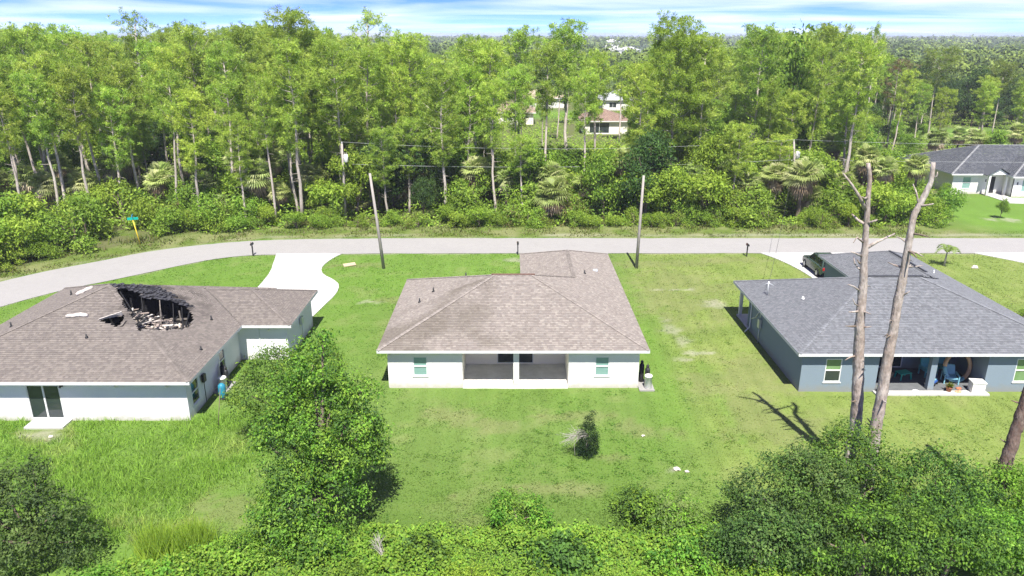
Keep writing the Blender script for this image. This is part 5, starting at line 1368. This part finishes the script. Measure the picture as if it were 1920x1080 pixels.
PINE_RUST = pine_proto(209, crown0=.5, rmax=3.0, dens=.75, pal=[(.2, .13, .06), (.14, .14, .05), (.12, .15, .04), (.22, .16, .09)])
PINE_FLAT = pine_proto(210, H_=20, crown0=.68, rmax=4.2, dens=1.0, pal=[(.2, .265, .045), (.25, .30, .06), (.28, .31, .09)])
def scaled_tree(name, proto, mats, parts, X, Y, s, rz, label, cat, group, lean=(0, 0), sxy=None):
    r = empty(name, (X, Y, 0), rz, label, cat, group)
    r.rotation_euler = (lean[0], lean[1], rz)
    sxy = sxy or s
    r.scale = (sxy, sxy, s)
    for nm, me, m in zip(parts, proto, mats): link(nm, me, M[m], r)
    return r
def pine(X, Y, h, label, group=None, proto=None, lean=(0, 0), wide=1.0):
    s = h / 20.9
    return scaled_tree('pine_tree', proto or random.choice(PINES), ('bark', 'needles'), ('trunk', 'crown'), X, Y, s, random.uniform(0, 6.28), label, 'pine tree', group, lean, (.35 * s + .65 * max(.72, s)) * wide)

def broad_proto(seed, pal, H_=8.0, n_bl=8, n_cl=620, leaf=.26, R_=2.6, spread=.26, low=.3):
    rs = np.random.default_rng(seed); bl = []
    for i in range(n_bl):
        a_ = rs.uniform(0, 6.28); rr_ = R_ * math.sqrt(rs.random()) * .8; z = H_ * rs.uniform(low, .82); q = R_ * rs.uniform(.38, .62)
        bl.append((rr_ * math.cos(a_), rr_ * math.sin(a_), z, q, q, q * rs.uniform(.65, .9)))
    bl.append((0, 0, H_ * .8, R_ * .5, R_ * .5, H_ * .17))
    V, F, C = foliage(bl, n_cl, 8, leaf, spread, pal, seed, jag=.4)
    return limbs(bl, .16, seed=seed).mesh('broadleaf_trunk'), np_mesh('broadleaf_crown', V, F, C)
G_DEEP = [(.055, .105, .03), (.075, .135, .034), (.045, .085, .028), (.095, .16, .04)]
OAKS = [broad_proto(220, G_DEEP, n_cl=1000, R_=3.2), broad_proto(221, G_DEEP + G_OAK[:2], n_cl=950, R_=3.0)]
BROADS = [broad_proto(222, G_MID, n_cl=750), broad_proto(223, G_MID + G_BRI, n_cl=750, R_=2.4), broad_proto(224, G_BRI, n_cl=700, R_=2.2), broad_proto(225, G_BRI + G_YEL, n_cl=750, R_=2.7)]
SHRUBS = [broad_proto(230, G_BRI, 3.0, 6, 380, .2, 1.7, .2, .12), broad_proto(231, G_BRI + G_YEL, 2.6, 6, 380, .2, 1.9, .2, .12), broad_proto(232, G_MID, 3.2, 6, 400, .2, 1.7, .2, .12), broad_proto(233, G_MID + G_BRI, 2.2, 7, 380, .18, 2.1, .2, .12), broad_proto(234, G_YEL + [(.16, .15, .05)], 1.8, 6, 300, .18, 1.8, .2, .12)]

def palm_proto(seed, H_=6.0, n_f=40, R_=1.4, skirt=20, pal=None):
    rs = np.random.default_rng(seed); random.seed(seed)
    pal = np.array(pal or [(.33, .41, .11), (.39, .46, .15), (.27, .35, .09), (.46, .48, .22)])
    tr = MB(); n = 10
    tr.tube([(rs.normal(0, .03) + .12 * math.sin(i / 3), rs.normal(0, .03), -.2 + (H_ + .2) * i / n) for i in range(n + 1)], [.2] + [.16 + .03 * (i % 2) for i in range(n)], 8, jit=.1)
    def fans(cnt, el0, el1, plen, rr, cols, droop):
        V = []; F = []; C = []
        for i in range(cnt):
            a_ = i * 2.4 + rs.normal(0, .3); el = rs.uniform(el0, el1)
            d = np.array((math.cos(a_) * math.cos(el), math.sin(a_) * math.cos(el), math.sin(el)))
            hub = np.array((0, 0, H_)) + d * plen * rs.uniform(.75, 1.15)
            side = np.cross(d, (0, 0, 1)); side /= np.linalg.norm(side) + 1e-9; upv = np.cross(side, d)
            c = cols[rs.integers(len(cols))] * rs.uniform(.8, 1.2)
            b0 = len(V); w = side * .03
            V += [np.array((0, 0, H_ - .1)) - w, np.array((0, 0, H_ - .1)) + w, hub + w, hub - w]; F.append((b0, b0+1, b0+2, b0+3)); C.append(c * .9)
            R2 = rr * rs.uniform(.8, 1.15)
            for k in range(19):
                th = (k - 9) / 9 * 2.0
                q = d * math.cos(th) + side * math.sin(th)
                tip = hub + q * R2 * (1 - .12 * abs(th)) + upv * -.0 + np.array((0, 0, -droop * R2 * rs.uniform(.5, 1.1)))
                midp = hub + q * R2 * .55 + np.array((0, 0, .02 - droop * .12))
                wv = np.cross(q, upv); wv = wv / (np.linalg.norm(wv) + 1e-9) * .06 + upv * .02
                b0 = len(V); V += [hub, midp - wv, tip, midp + wv]; F.append((b0, b0+1, b0+2, b0+3)); C.append(c * rs.uniform(.8, 1.2))
        return np_mesh('palm_fans', V, F, C)
    live = fans(n_f, -.35, 1.25, .85, R_ * .8, pal, .35)
    dry = fans(skirt, -1.35, -.55, .6, R_ * .75, np.array([(.42, .33, .21), (.34, .25, .16), (.48, .40, .28), (.24, .17, .11)]), .5)
    return tr.mesh('palm_trunk'), live, dry
PALMS = [palm_proto(240, 6.0), palm_proto(241, 4.2, 42, 1.5, 24), palm_proto(242, 7.5, 36, 1.35, 18, [(.23, .31, .075), (.28, .35, .09)]), palm_proto(243, 2.4, 40, 1.45, 18, [(.27, .34, .09), (.32, .37, .12)])]
PALM_H = [6.0, 4.2, 7.5, 2.4]
def palm(X, Y, h, label, group=None, k=None):
    if k is None: k = min(range(4), key=lambda i: abs(PALM_H[i] - h) + random.random())
    s = h / PALM_H[k]
    return scaled_tree('cabbage_palm', PALMS[k], ('stem', 'frond', 'dry_frond'), ('trunk', 'fronds', 'dead_fronds'), X, Y, s, random.uniform(0, 6.28), label, 'palm', group, (random.gauss(0, .04), random.gauss(0, .04)), max(s, .85))
def broad(X, Y, h, label, group=None, pool=BROADS, name='broadleaf_tree', wide=1.0):
    s = h / 8.0
    return scaled_tree(name, random.choice(pool), ('stem', 'leaf'), ('trunk', 'crown'), X, Y, s, random.uniform(0, 6.28), label, 'tree', group, (0, 0), s * wide)
def shrub(X, Y, s, label, group=None, k=None, name='wild_shrub'):
    return scaled_tree(name, SHRUBS[k if k is not None else random.randrange(5)], ('stem', 'leaf'), ('stem', 'foliage'), X, Y, s * random.uniform(.85, 1.15), random.uniform(0, 6.28), label, 'shrub', group, (0, 0), s)

random.seed(77)
taken = []
ZN = [(-400, 70, 'at the left edge of the wood'), (70, 180, 'behind the slanting trunks at the left'), (180, 300, 'behind the street sign'), (300, 420, 'right of the street sign'), (420, 540, 'behind the big pale cabbage palm'), (540, 660, 'left of the left transformer pole'), (660, 800, 'behind the dark oak group'), (800, 930, 'right of the dark oak group'), (930, 1060, 'near the tan roof in the wood'), (1060, 1190, 'near the brown roof in the wood'), (1190, 1340, 'around the big broad full crowned pine'), (1340, 1460, 'left of the leaning transformer pole'), (1460, 1580, 'right of the leaning transformer pole'), (1580, 1700, 'behind the forked dead trunk'), (1700, 3000, 'beyond the far white house')]
ZN_ = ZN
def free(X, Y, d):
    q = px_of(X, Y, 1.0)
    if Y < 83.5 and 622 < q < 668 or Y < 89.5 and 1452 < q < 1492 and Y < 88.5 or Y < 74.5 and 215 < q < 290: return False
    return all((X - a)**2 + (Y - b)**2 > d * d for a, b in taken)
def top_pine(px, py, Y, label, proto=None, lean=(0, 0), wide=1.0, group=None):
    z = z_at(py, Y); X = x_at(px, Y, z); taken.append((X, Y))
    return pine(X, Y, z, label, group, proto, lean, wide)
HERO = [(258, 20, 101, 'pine with a thin tufted top poking above the left skyline', PINE_THIN, 1.0), (120, 44, 93, 'pine with a broad bright crown near the left end of the skyline', None, 1.1), (35, 44, 88, 'leftmost tall pine on the skyline', None, 1.0),
        (345, 46, 97, 'rounded pine right of the thin tufted top', None, 1.15), (450, 42, 96, 'pine crown midway between the thin tufted top and the broad high crown', None, 1.1), (535, 24, 91, 'highest broad pine crown on the left skyline', PINES[4], 1.25), (600, 48, 96, 'pine on the right shoulder of the highest left crown', None, 1.1),
        (688, 18, 100, 'sparse pine whose open top stands alone above the skyline, above the left grey pole', PINE_THIN, 1.25), (760, 66, 97, 'pine right of the sparse open topped pine', None, 1.1), (880, 66, 94, 'pine just left of the pale roofs seen through the wood', PINES[2], 1.1),
        (930, 72, 90, 'slender pine in front of the tan roof in the wood', PINES[5], 1.1), (966, 46, 104, 'pine with a small dark tip above the far woods, over the tan roof', PINES[5], 1.0), (1075, 36, 102, 'tall open crowned pine over the brown roof in the wood', PINES[2], 1.2), (1020, 74, 95, 'pine between the tan roof and the brown roof in the wood', PINES[5], 1.0),
        (1130, 92, 92, 'lower pine in front of the light grey roof in the wood', PINES[5], 1.0), (1268, 50, 92, 'big broad full crowned pine right of the roofs in the wood', PINE_BROAD, 1.0), (1215, 120, 90, 'pine on the left flank of the big broad pine', None, 1.0), (1330, 72, 93, 'pine on the right flank of the big broad pine', None, 1.1),
        (1432, 46, 100, 'rounded pine left of the high skyline oak', PINES[3], 1.1), (1565, 44, 108, 'pine on the right shoulder of the high skyline oak', None, 1.1), (1651, 45, 112, 'lone slim pine with a tiny round top, right of the skyline oak', PINE_THIN, .75),
        (1690, 112, 136, 'rust coloured dying pine behind the dead trunks', PINE_RUST, 1.1), (1768, 100, 148, 'flat topped pale pine standing apart behind the far white house', PINE_FLAT, 1.0), (1885, 124, 143, 'flat topped pine standing alone at the right edge of the far field', PINE_FLAT, .95)]
for px, py, Y, lab, pr, wd in HERO: top_pine(px, py, Y, lab, pr, wide=wd)
# the high oak on the skyline
z = z_at(28, 106); X = x_at(1500, 106, z); taken.append((X, 106)); broad(X, 106, z, 'high spreading oak crown on the skyline, right of the middle', pool=BROADS[:1], wide=.62)
# dark oaks by the left transformer pole
for px, py, Y, lab, wd in ((770, 238, 88, 'tallest dark oak right of the left transformer pole', .95), (700, 262, 87, 'dark oak directly behind the left grey pole', .8), (835, 290, 86, 'dark oak on the right side of the dark oak group', .7), (790, 330, 82.5, 'low dark oak in front of the dark oak group', .62)):
    z = z_at(py, Y); X = x_at(px, Y, z); taken.append((X, Y)); broad(X, Y, z, lab, 'dark oaks at the wood edge', OAKS, 'dark_oak', wd)
# palms that can be told apart
PALMX = [(440, 285, 88, 'big pale cabbage palm in the left wood edge'), (412, 372, 82.5, 'low cabbage palm at the verge below the big pale palm'), (205, 305, 88, 'cabbage palm among slanting trunks at the left'), (1165, 290, 86, 'cabbage palm with a brown skirt near the right grey pole'), (1040, 318, 85, 'cabbage palm with brown skirt at the middle wood edge'),
         (1368, 285, 90, 'tall cabbage palm left of the leaning transformer pole'), (1450, 318, 86, 'cabbage palm touching the leaning transformer pole, left side'), (1512, 310, 86.5, 'cabbage palm touching the leaning transformer pole, right side'), (1622, 285, 88, 'cabbage palm behind the forked dead trunk'), (1668, 305, 86, 'cabbage palm between the two dead trunks'), (1722, 300, 86, 'cabbage palm behind the hooked dead trunk'),
         (1757, 250, 118, 'first cabbage palm left of the row behind the far white house'), (1800, 246, 117, 'second cabbage palm of the row behind the far white house'), (1830, 250, 119, 'third cabbage palm of the row behind the far white house'), (1905, 240, 116, 'cabbage palm at the right edge behind the far white house'), (1565, 262, 96, 'cabbage palm deep between leaning pole and dead trunks')]
for px, py, Y, lab in PALMX:
    z = z_at(py, Y) - .7; X = x_at(px, Y, z); taken.append((X, Y)); palm(X, Y, max(1.8, z), lab, 'cabbage palms in the wood edge')

for i, (px, Y, h, k) in enumerate(((48, 78.0, 15.5, 2), (92, 83.5, 18, 5), (117, 79.5, 16.5, 2), (129, 81.0, 18.5, 5), (178, 80.5, 17.0, 2), (208, 84.5, 18.5, 5), (268, 86.0, 17.5, 2), (333, 83.8, 16.5, 5), (352, 88.5, 19, 2), (560, 84.0, 15, 2), (930, 83.5, 15.5, 2), (962, 85.5, 17, 5), (1095, 88, 16.5, 5))):
    X = x_at(px, Y); taken.append((X, Y))
    if i < 9: lab, gp = f"{['first', 'second', 'third', 'fourth', 'fifth', 'sixth', 'seventh', 'eighth', 'ninth'][i]} of the bare front trunks counted from the left edge", 'front trunks at the left'
    else: lab, gp = ['front pine trunk just left of the left transformer pole', 'front pine trunk right of the dark oak group', 'slim front pine trunk below the tan roof in the wood', 'slim front pine trunk below the brown roof in the wood'][i - 9], 'front trunks in the middle'
    pine(X, Y, h, lab, gp, PINES[k], (0, R(-3.5) if i < 9 else R(-1)))
for i, (px, py, Y) in enumerate(((58, 322, 85), (112, 300, 88), (152, 335, 83), (232, 288, 89), (298, 332, 85), (352, 300, 90), (388, 335, 84.5), (482, 318, 86), (522, 350, 83.5), (585, 322, 86.5), (895, 312, 87), (955, 330, 85.5), (1098, 335, 85), (1242, 300, 88), (1302, 322, 86), (1405, 335, 85), (1580, 335, 85.5))):
    z = z_at(py, Y) - .5; X = x_at(px, Y, z); taken.append((X, Y)); w = next(q for q in ZN_ if q[0] <= px < q[1])[2]
    palm(X, Y, max(1.8, z), f'pale fan palm in the front undergrowth {w}', 'pale fan palms in the front undergrowth')
SKY = np.array([(-200, 55), (0, 46), (150, 56), (230, 60), (330, 48), (400, 60), (450, 46), (525, 34), (600, 55), (640, 66), (740, 72), (860, 76), (1000, 85), (1190, 95), (1240, 70), (1330, 78), (1420, 60), (1500, 48), (1580, 58), (1640, 85), (1700, 120), (1800, 140), (2150, 130)], float)
FB = [(57, 81, 90, 113), (13, 26, 156, 174), (-8, 7, 176, 194), (1, 17, 217, 235), (23, 39, 210, 228), (-88, -71, 172, 192)]
def in_house(X, Y, m=1.5): return any(a - m < X < b + m and c - m < Y < d + m for a, b, c, d in FB)
ZONES = [(a, b, c) for a, b, c in ZN]
def zone(px, kind, size=''):
    w = next(z for z in ZONES if z[0] <= px < z[1])[2]
    return (f'{size} {kind} {w}').strip(), f'{kind}s {w}'
def size_word(h, a, b): return 'low' if h < a else 'tall' if h > b else 'middling'
n_p = 0; tries = 0
while n_p < 300 and tries < 16000:
    tries += 1
    Y = 80.5 + 105 * random.random()**1.35
    X = random.uniform(-.78 * Y - 6, .78 * Y + 6)
    if Y < road_edge_y(X) + 6.5 or in_house(X, Y): continue
    px = px_of(X, Y, 10)
    if px < -260 or px > 2180: continue
    if 925 < px < 1185 and (random.random() < (.93 if Y < 162 else .6)): continue
    if px > 1560 and (Y < 125 and (px > 1640 or random.random() < .4)): continue
    if 84 < X < 110 and 140 < Y < 172: continue
    if not free(X, Y, 1.9 if px < 700 else 2.1): continue
    base = np.interp(px, SKY[:, 0], SKY[:, 1])
    py = base + abs(random.gauss(0, 1)) * (78 if Y < 100 else 46 if Y < 130 else 16) + 2
    h = min(22.0, z_at(py, Y))
    if Y < 115 and random.random() < (.22 if px < 560 else .4): h = random.uniform(8, 15.5)
    if h < 7: continue
    z = zone(px_of(X, Y, 6), 'pine', size_word(h, 15, 18.5)); taken.append((X, Y))
    pine(X, Y, h, z[0], z[1], lean=(random.gauss(0, .025), random.gauss(0, .025)), wide=random.uniform(.85, 1.15), proto=PINES[5] if 925 < px < 1185 else None)
    n_p += 1
n_b = 0; tries = 0
while n_b < 210 and tries < 12000:
    tries += 1
    Y = 83 + 120 * random.random()**1.7
    X = random.uniform(-.78 * Y - 6, .78 * Y + 6)
    if Y < road_edge_y(X) + 7 or in_house(X, Y, 3): continue
    px = px_of(X, Y, 5)
    if px < -200 or px > 2150: continue
    h = random.uniform(4.5, 10.5)
    if px > 1640:
        if Y < 120 or (84 < X < 110 and 140 < Y < 172): continue
        h = random.uniform(9, 14) if Y > 180 else random.uniform(3, 6)
    elif px > 1240: h = random.uniform(5, 11)
    if 925 < px < 1185:
        if Y > 115 and Y < 212: continue
        h = min(h, z_at(262, Y)) if Y < 115 else random.uniform(6, 9)
        if h < 2.5: continue
    if not free(X, Y, 2.1): continue
    z = zone(px, 'broadleaf tree', size_word(h, 6, 8.5)); taken.append((X, Y))
    broad(X, Y, h, z[0], z[1], pool=OAKS if px > 1640 and Y > 170 else BROADS + (OAKS if random.random() < .25 else []), wide=random.uniform(.8, 1.1) * min(1.3, (8 / h)**.5))
    n_b += 1
n_d = 0; tries = 0
while n_d < 34 and tries < 3000:
    tries += 1
    Y = random.uniform(174, 200); X = random.uniform(62, 158)
    if not free(X, Y, 3.2) or px_of(X, Y, 6) < 1560: continue
    taken.append((X, Y)); broad(X, Y, random.uniform(9, 14), ('taller' if n_d % 2 else 'lower') + ' dark tree in the dense wood behind the far field', 'dark trees behind the far field', OAKS, 'dark_tree', random.uniform(.65, .9)); n_d += 1
n_q = 0; tries = 0
while n_q < 85 and tries < 4000:
    tries += 1
    Y = 81.5 + 45 * random.random()**1.3; X = random.uniform(-.76 * Y, .62 * Y)
    if Y < road_edge_y(X) + 6 or in_house(X, Y) or not free(X, Y, 1.9): continue
    px = px_of(X, Y, 4)
    if px > 1640: continue
    h = random.uniform(2.2, 5.5)
    if 925 < px < 1185: h = min(h, z_at(275, Y) - 1)
    if h < 1.6: continue
    taken.append((X, Y))
    z = zone(px, 'cabbage palm in undergrowth', size_word(h, 3, 4.4)); palm(X, Y, h, *z)
    n_q += 1
n_s = 0; tries = 0
while n_s < 290 and tries < 15000:
    tries += 1
    X = random.uniform(-68, 50); d = 4.8 + 26 * random.random()**1.5
    Y = float(road_edge_y(X)) + d
    if X < -32: Y += 2.6
    if -42.5 < X < -33.5 and Y < 76.5: continue
    if in_poly(np.array([X]), np.array([Y]), ROAD_POLY)[0] or abs(X) > .76 * Y + 5 or in_house(X, Y, 2): continue
    px = px_of(X, Y, 1)
    if px > 1720 and Y > 80: continue
    if px > 1560 and random.random() < .4: continue
    if 650 < px < 860 and d > 6.2: continue
    if not free(X, Y, 1.0): continue
    taken.append((X, Y)); z = zone(px, 'wild shrub', 'verge' if d < 7 else 'front row' if d < 12 else 'deeper')
    shrub(X, Y, random.uniform(.45, .8) if d < 6.5 else random.uniform(.9, 1.6) if px < 560 else random.uniform(.9, 1.9), z[0], z[1], k=random.choice([0, 1, 1, 3, 4]) if d < 9 else None)
    n_s += 1
# shrubs by the far white house and along the lots
for X, Y, s, lab, k in ((50.2, 84.2, 1.15, 'dense green shrub at the left of the far white house lawn', 2), (47.5, 80.8, .95, 'bright shrub at the road edge left of the far white house lawn', 3), (56.5, 96.2, .55, 'small shrub at the left corner of the far white house', 2)):
    shrub(X, Y, s, lab, None, k)
yt = broad(56.2, 84.0, 2.6, 'young small tree in a sandy bed on the far white house lawn', None, BROADS[:1], 'young_tree', .75)
# front yard of the slate blue house
fp = empty('young_palm', (39.5, 65.3, 0), 0, 'young feather palm on the lawn right of the slate blue house', 'palm')
MB().tube([(0, 0, -.1), (.02, .0, .7), (.05, 0, 1.35)], [.09, .075, .05], 8).build('trunk', M['branch'], fp)
V = []; F = []; C = []
for i in range(11):
    a_ = i * 2.4; el = random.uniform(.75, 1.35); L = random.uniform(1.5, 2.1); d = np.array((math.cos(a_), math.sin(a_), 0)); s_ = np.array((-math.sin(a_), math.cos(a_), 0))
    pts = [np.array((.05, 0, 1.3)) + d * L * t_ * math.cos(el) + np.array((0, 0, L * (t_ * math.sin(el) - .8 * t_**2.6))) for t_ in np.linspace(0, 1, 14)]
    for k in range(13):
        for sg in (-1, 1):
            l_ = .42 * math.sin(math.pi * (.12 + .8 * k / 13)); q = pts[k]; w_ = (pts[k+1] - pts[k]) * .9
            b0 = len(V); V += [q, q + w_, q + w_ * .9 + s_ * sg * l_ + np.array((0, 0, -.22 * l_)) + d * .1]; F.append((b0, b0+1, b0+2)); C.append(np.array((.2, .3, .06)) * random.uniform(.75, 1.25))
link('fronds', np_mesh('fronds', V, F, C), M['frond'], fp)
for X, Y, s, lab in ((35.0, 57.5, .33, 'low dark plant by the right wall of the slate blue house'), (35.2, 53.6, .42, 'spiky dark plant beside the slate blue house, farther back'), (36.8, 50.2, .4, 'bushy plant with pale edging stones at the right edge lawn')):
    shrub(X, Y, s, lab, None, 2, 'garden_plant')

n = 160000
uy = 78 + 130 * rng.random(n)**1.25; ux = rng.uniform(-1, 1, n) * (.78 * uy + 6)
ok = uy > road_edge_y(ux) + np.where(ux < -31, 8.5, 5.0)
ok &= ~((uy < 75.5) & (ux > -42) & (ux < -34))
for a, b, c, d in FB: ok &= ~((ux > a - 2) & (ux < b + 2) & (uy > c - 6) & (uy < d + 2))
ok &= ~((ux > 46) & (uy < 113)) & ~((ux > 86) & (ux < 108) & (uy > 146) & (uy < 170)) & ~((np.abs(ux - 10) < 7) & (uy > 194) & (uy < 214))
ux, uy = ux[ok], uy[ok]; n = len(ux)
hh = (.3 + 4.2 * np.clip(fbm(ux, uy, 3.5, 205, 3) - .3, 0, 1)) * np.clip((uy - road_edge_y(ux) - 4.5) / 4, .15, 1) * np.where(ux < -14, 1.5, 1.15)
P = np.stack([ux, uy, hh * rng.uniform(.3, 1.05, n)], 1)
N = np.stack([rng.normal(0, .5, n), rng.normal(-.2, .5, n), np.full(n, .9)], 1); N /= np.linalg.norm(N, axis=1)[:, None]
V, F = leaf_quads(P, N, .42, .2, rng)
pal = np.array(G_BRI + G_BRI + G_YEL + G_MID[1:3]); zi = (fbm(ux, uy, 3.5, 209, 2) * 2.2 * len(pal)).astype(int) % len(pal)
C = pal[np.where(rng.random(n) < .6, zi, rng.integers(len(pal), size=n))] * rng.uniform(.9, 1.35, n)[:, None]
tag(link('forest_undergrowth', np_mesh('forest_undergrowth', V, F, C), M['leaf']), 'leafy undergrowth covering the floor of the wood', kind='stuff')

# ------------------------------------------------------------------ distant woods as one mass
rs = np.random.default_rng(300)
Vs = []; Fs = []; Cs = []; off = 0
def canopy(y0, y1, n, per, size, hmin, hmax, rad):
    global off
    Y = np.sqrt(rs.uniform(y0**2, y1**2, n)); X = rs.uniform(-.82, .82, n) * Y
    ok = np.ones(n, bool)
    for a, b, c, d in FB: ok &= ~((X > a - 4) & (X < b + 4) & (Y > c - 10) & (Y < d + 4))
    pxx = 960 + 1400 * X / (Y * CP + 14 * SP)
    ok &= ~((pxx > 1110) & (pxx < 1225) & (Y > 480) & (Y < 820))
    ok &= ~((pxx > 930) & (pxx < 1180) & (Y < 255))
    ok &= ~((X > 75) & (X < 118) & (Y < 190))
    X, Y = X[ok], Y[ok]; m = len(X)
    H_ = rs.uniform(hmin, hmax, m) * (.8 + .4 * fbm(X, Y, 120, 5, 2))
    kind = rs.random(m); base = np.where((kind < .35)[:, None], np.array((.09, .135, .045)), np.where((kind < .75)[:, None], np.array((.15, .21, .05)), np.array((.19, .25, .055))))
    u = rs.normal(size=(m, per, 3)); u /= np.linalg.norm(u, axis=2)[:, :, None]; u[:, :, 2] = np.abs(u[:, :, 2]) * 1.1 - .35
    c = np.stack([X, Y, H_ - rad * .9], 1)
    rr_ = rad * rs.uniform(.7, 1.3, (m, 1, 1))
    Pp = c[:, None, :] + u * rr_ * rs.uniform(.7, 1.1, (m, per, 1)) * np.array((1, 1, .95))
    low = rs.random((m, per)) < .18
    Pp[:, :, 2] = np.where(low, Pp[:, :, 2] - rad * rs.uniform(.5, 2.0, (m, per)), Pp[:, :, 2])
    N = u * .7 + rs.normal(0, .45, (m, per, 3)) + np.array((0, -.1, .4)); N /= np.linalg.norm(N, axis=2)[:, :, None]
    V, F = leaf_quads(Pp.reshape(-1, 3), N.reshape(-1, 3), size, size * .75, rs)
    Vs.append(V); Fs.append(F + off); off += len(V)
    Cs.append(np.repeat(base * rs.uniform(.75, 1.2, m)[:, None], per, 0) * rs.uniform(.75, 1.25, (m * per, 1)))
canopy(178, 330, 1150, 85, 1.15, 9, 15, 2.9)
canopy(330, 650, 2300, 42, 1.9, 10, 16, 3.6)
canopy(650, 1500, 3000, 20, 3.6, 11, 17, 5.0)
canopy(1500, 4200, 2600, 12, 8.5, 12, 18, 9.0)
dw = link('distant_woods', np_mesh('distant_woods', np.concatenate(Vs), np.concatenate(Fs), np.concatenate(Cs)), M['far_leaf'])
tag(dw, 'distant mixed woods stretching to the horizon', kind='stuff')

# ------------------------------------------------------------------ air
hz_m = bpy.data.materials.new('thin_summer_haze'); hz_m.use_nodes = True
ht = hz_m.node_tree; ht.nodes.remove(ht.nodes['Principled BSDF'])
pv = ht.nodes.new('ShaderNodeVolumePrincipled'); pv.inputs['Density'].default_value = 0.0003; pv.inputs['Color'].default_value = (.86, .92, 1, 1); pv.inputs['Anisotropy'].default_value = .2
ht.links.new(pv.outputs[0], ht.nodes['Material Output'].inputs['Volume'])
hz_o = MB().box(-4300, 4300, -60, 4600, -1.2, 27).build('haze', hz_m)
tag(hz_o, 'thin pale haze in the air over the woods', kind='stuff')
sc.cycles.volume_bounces = 0
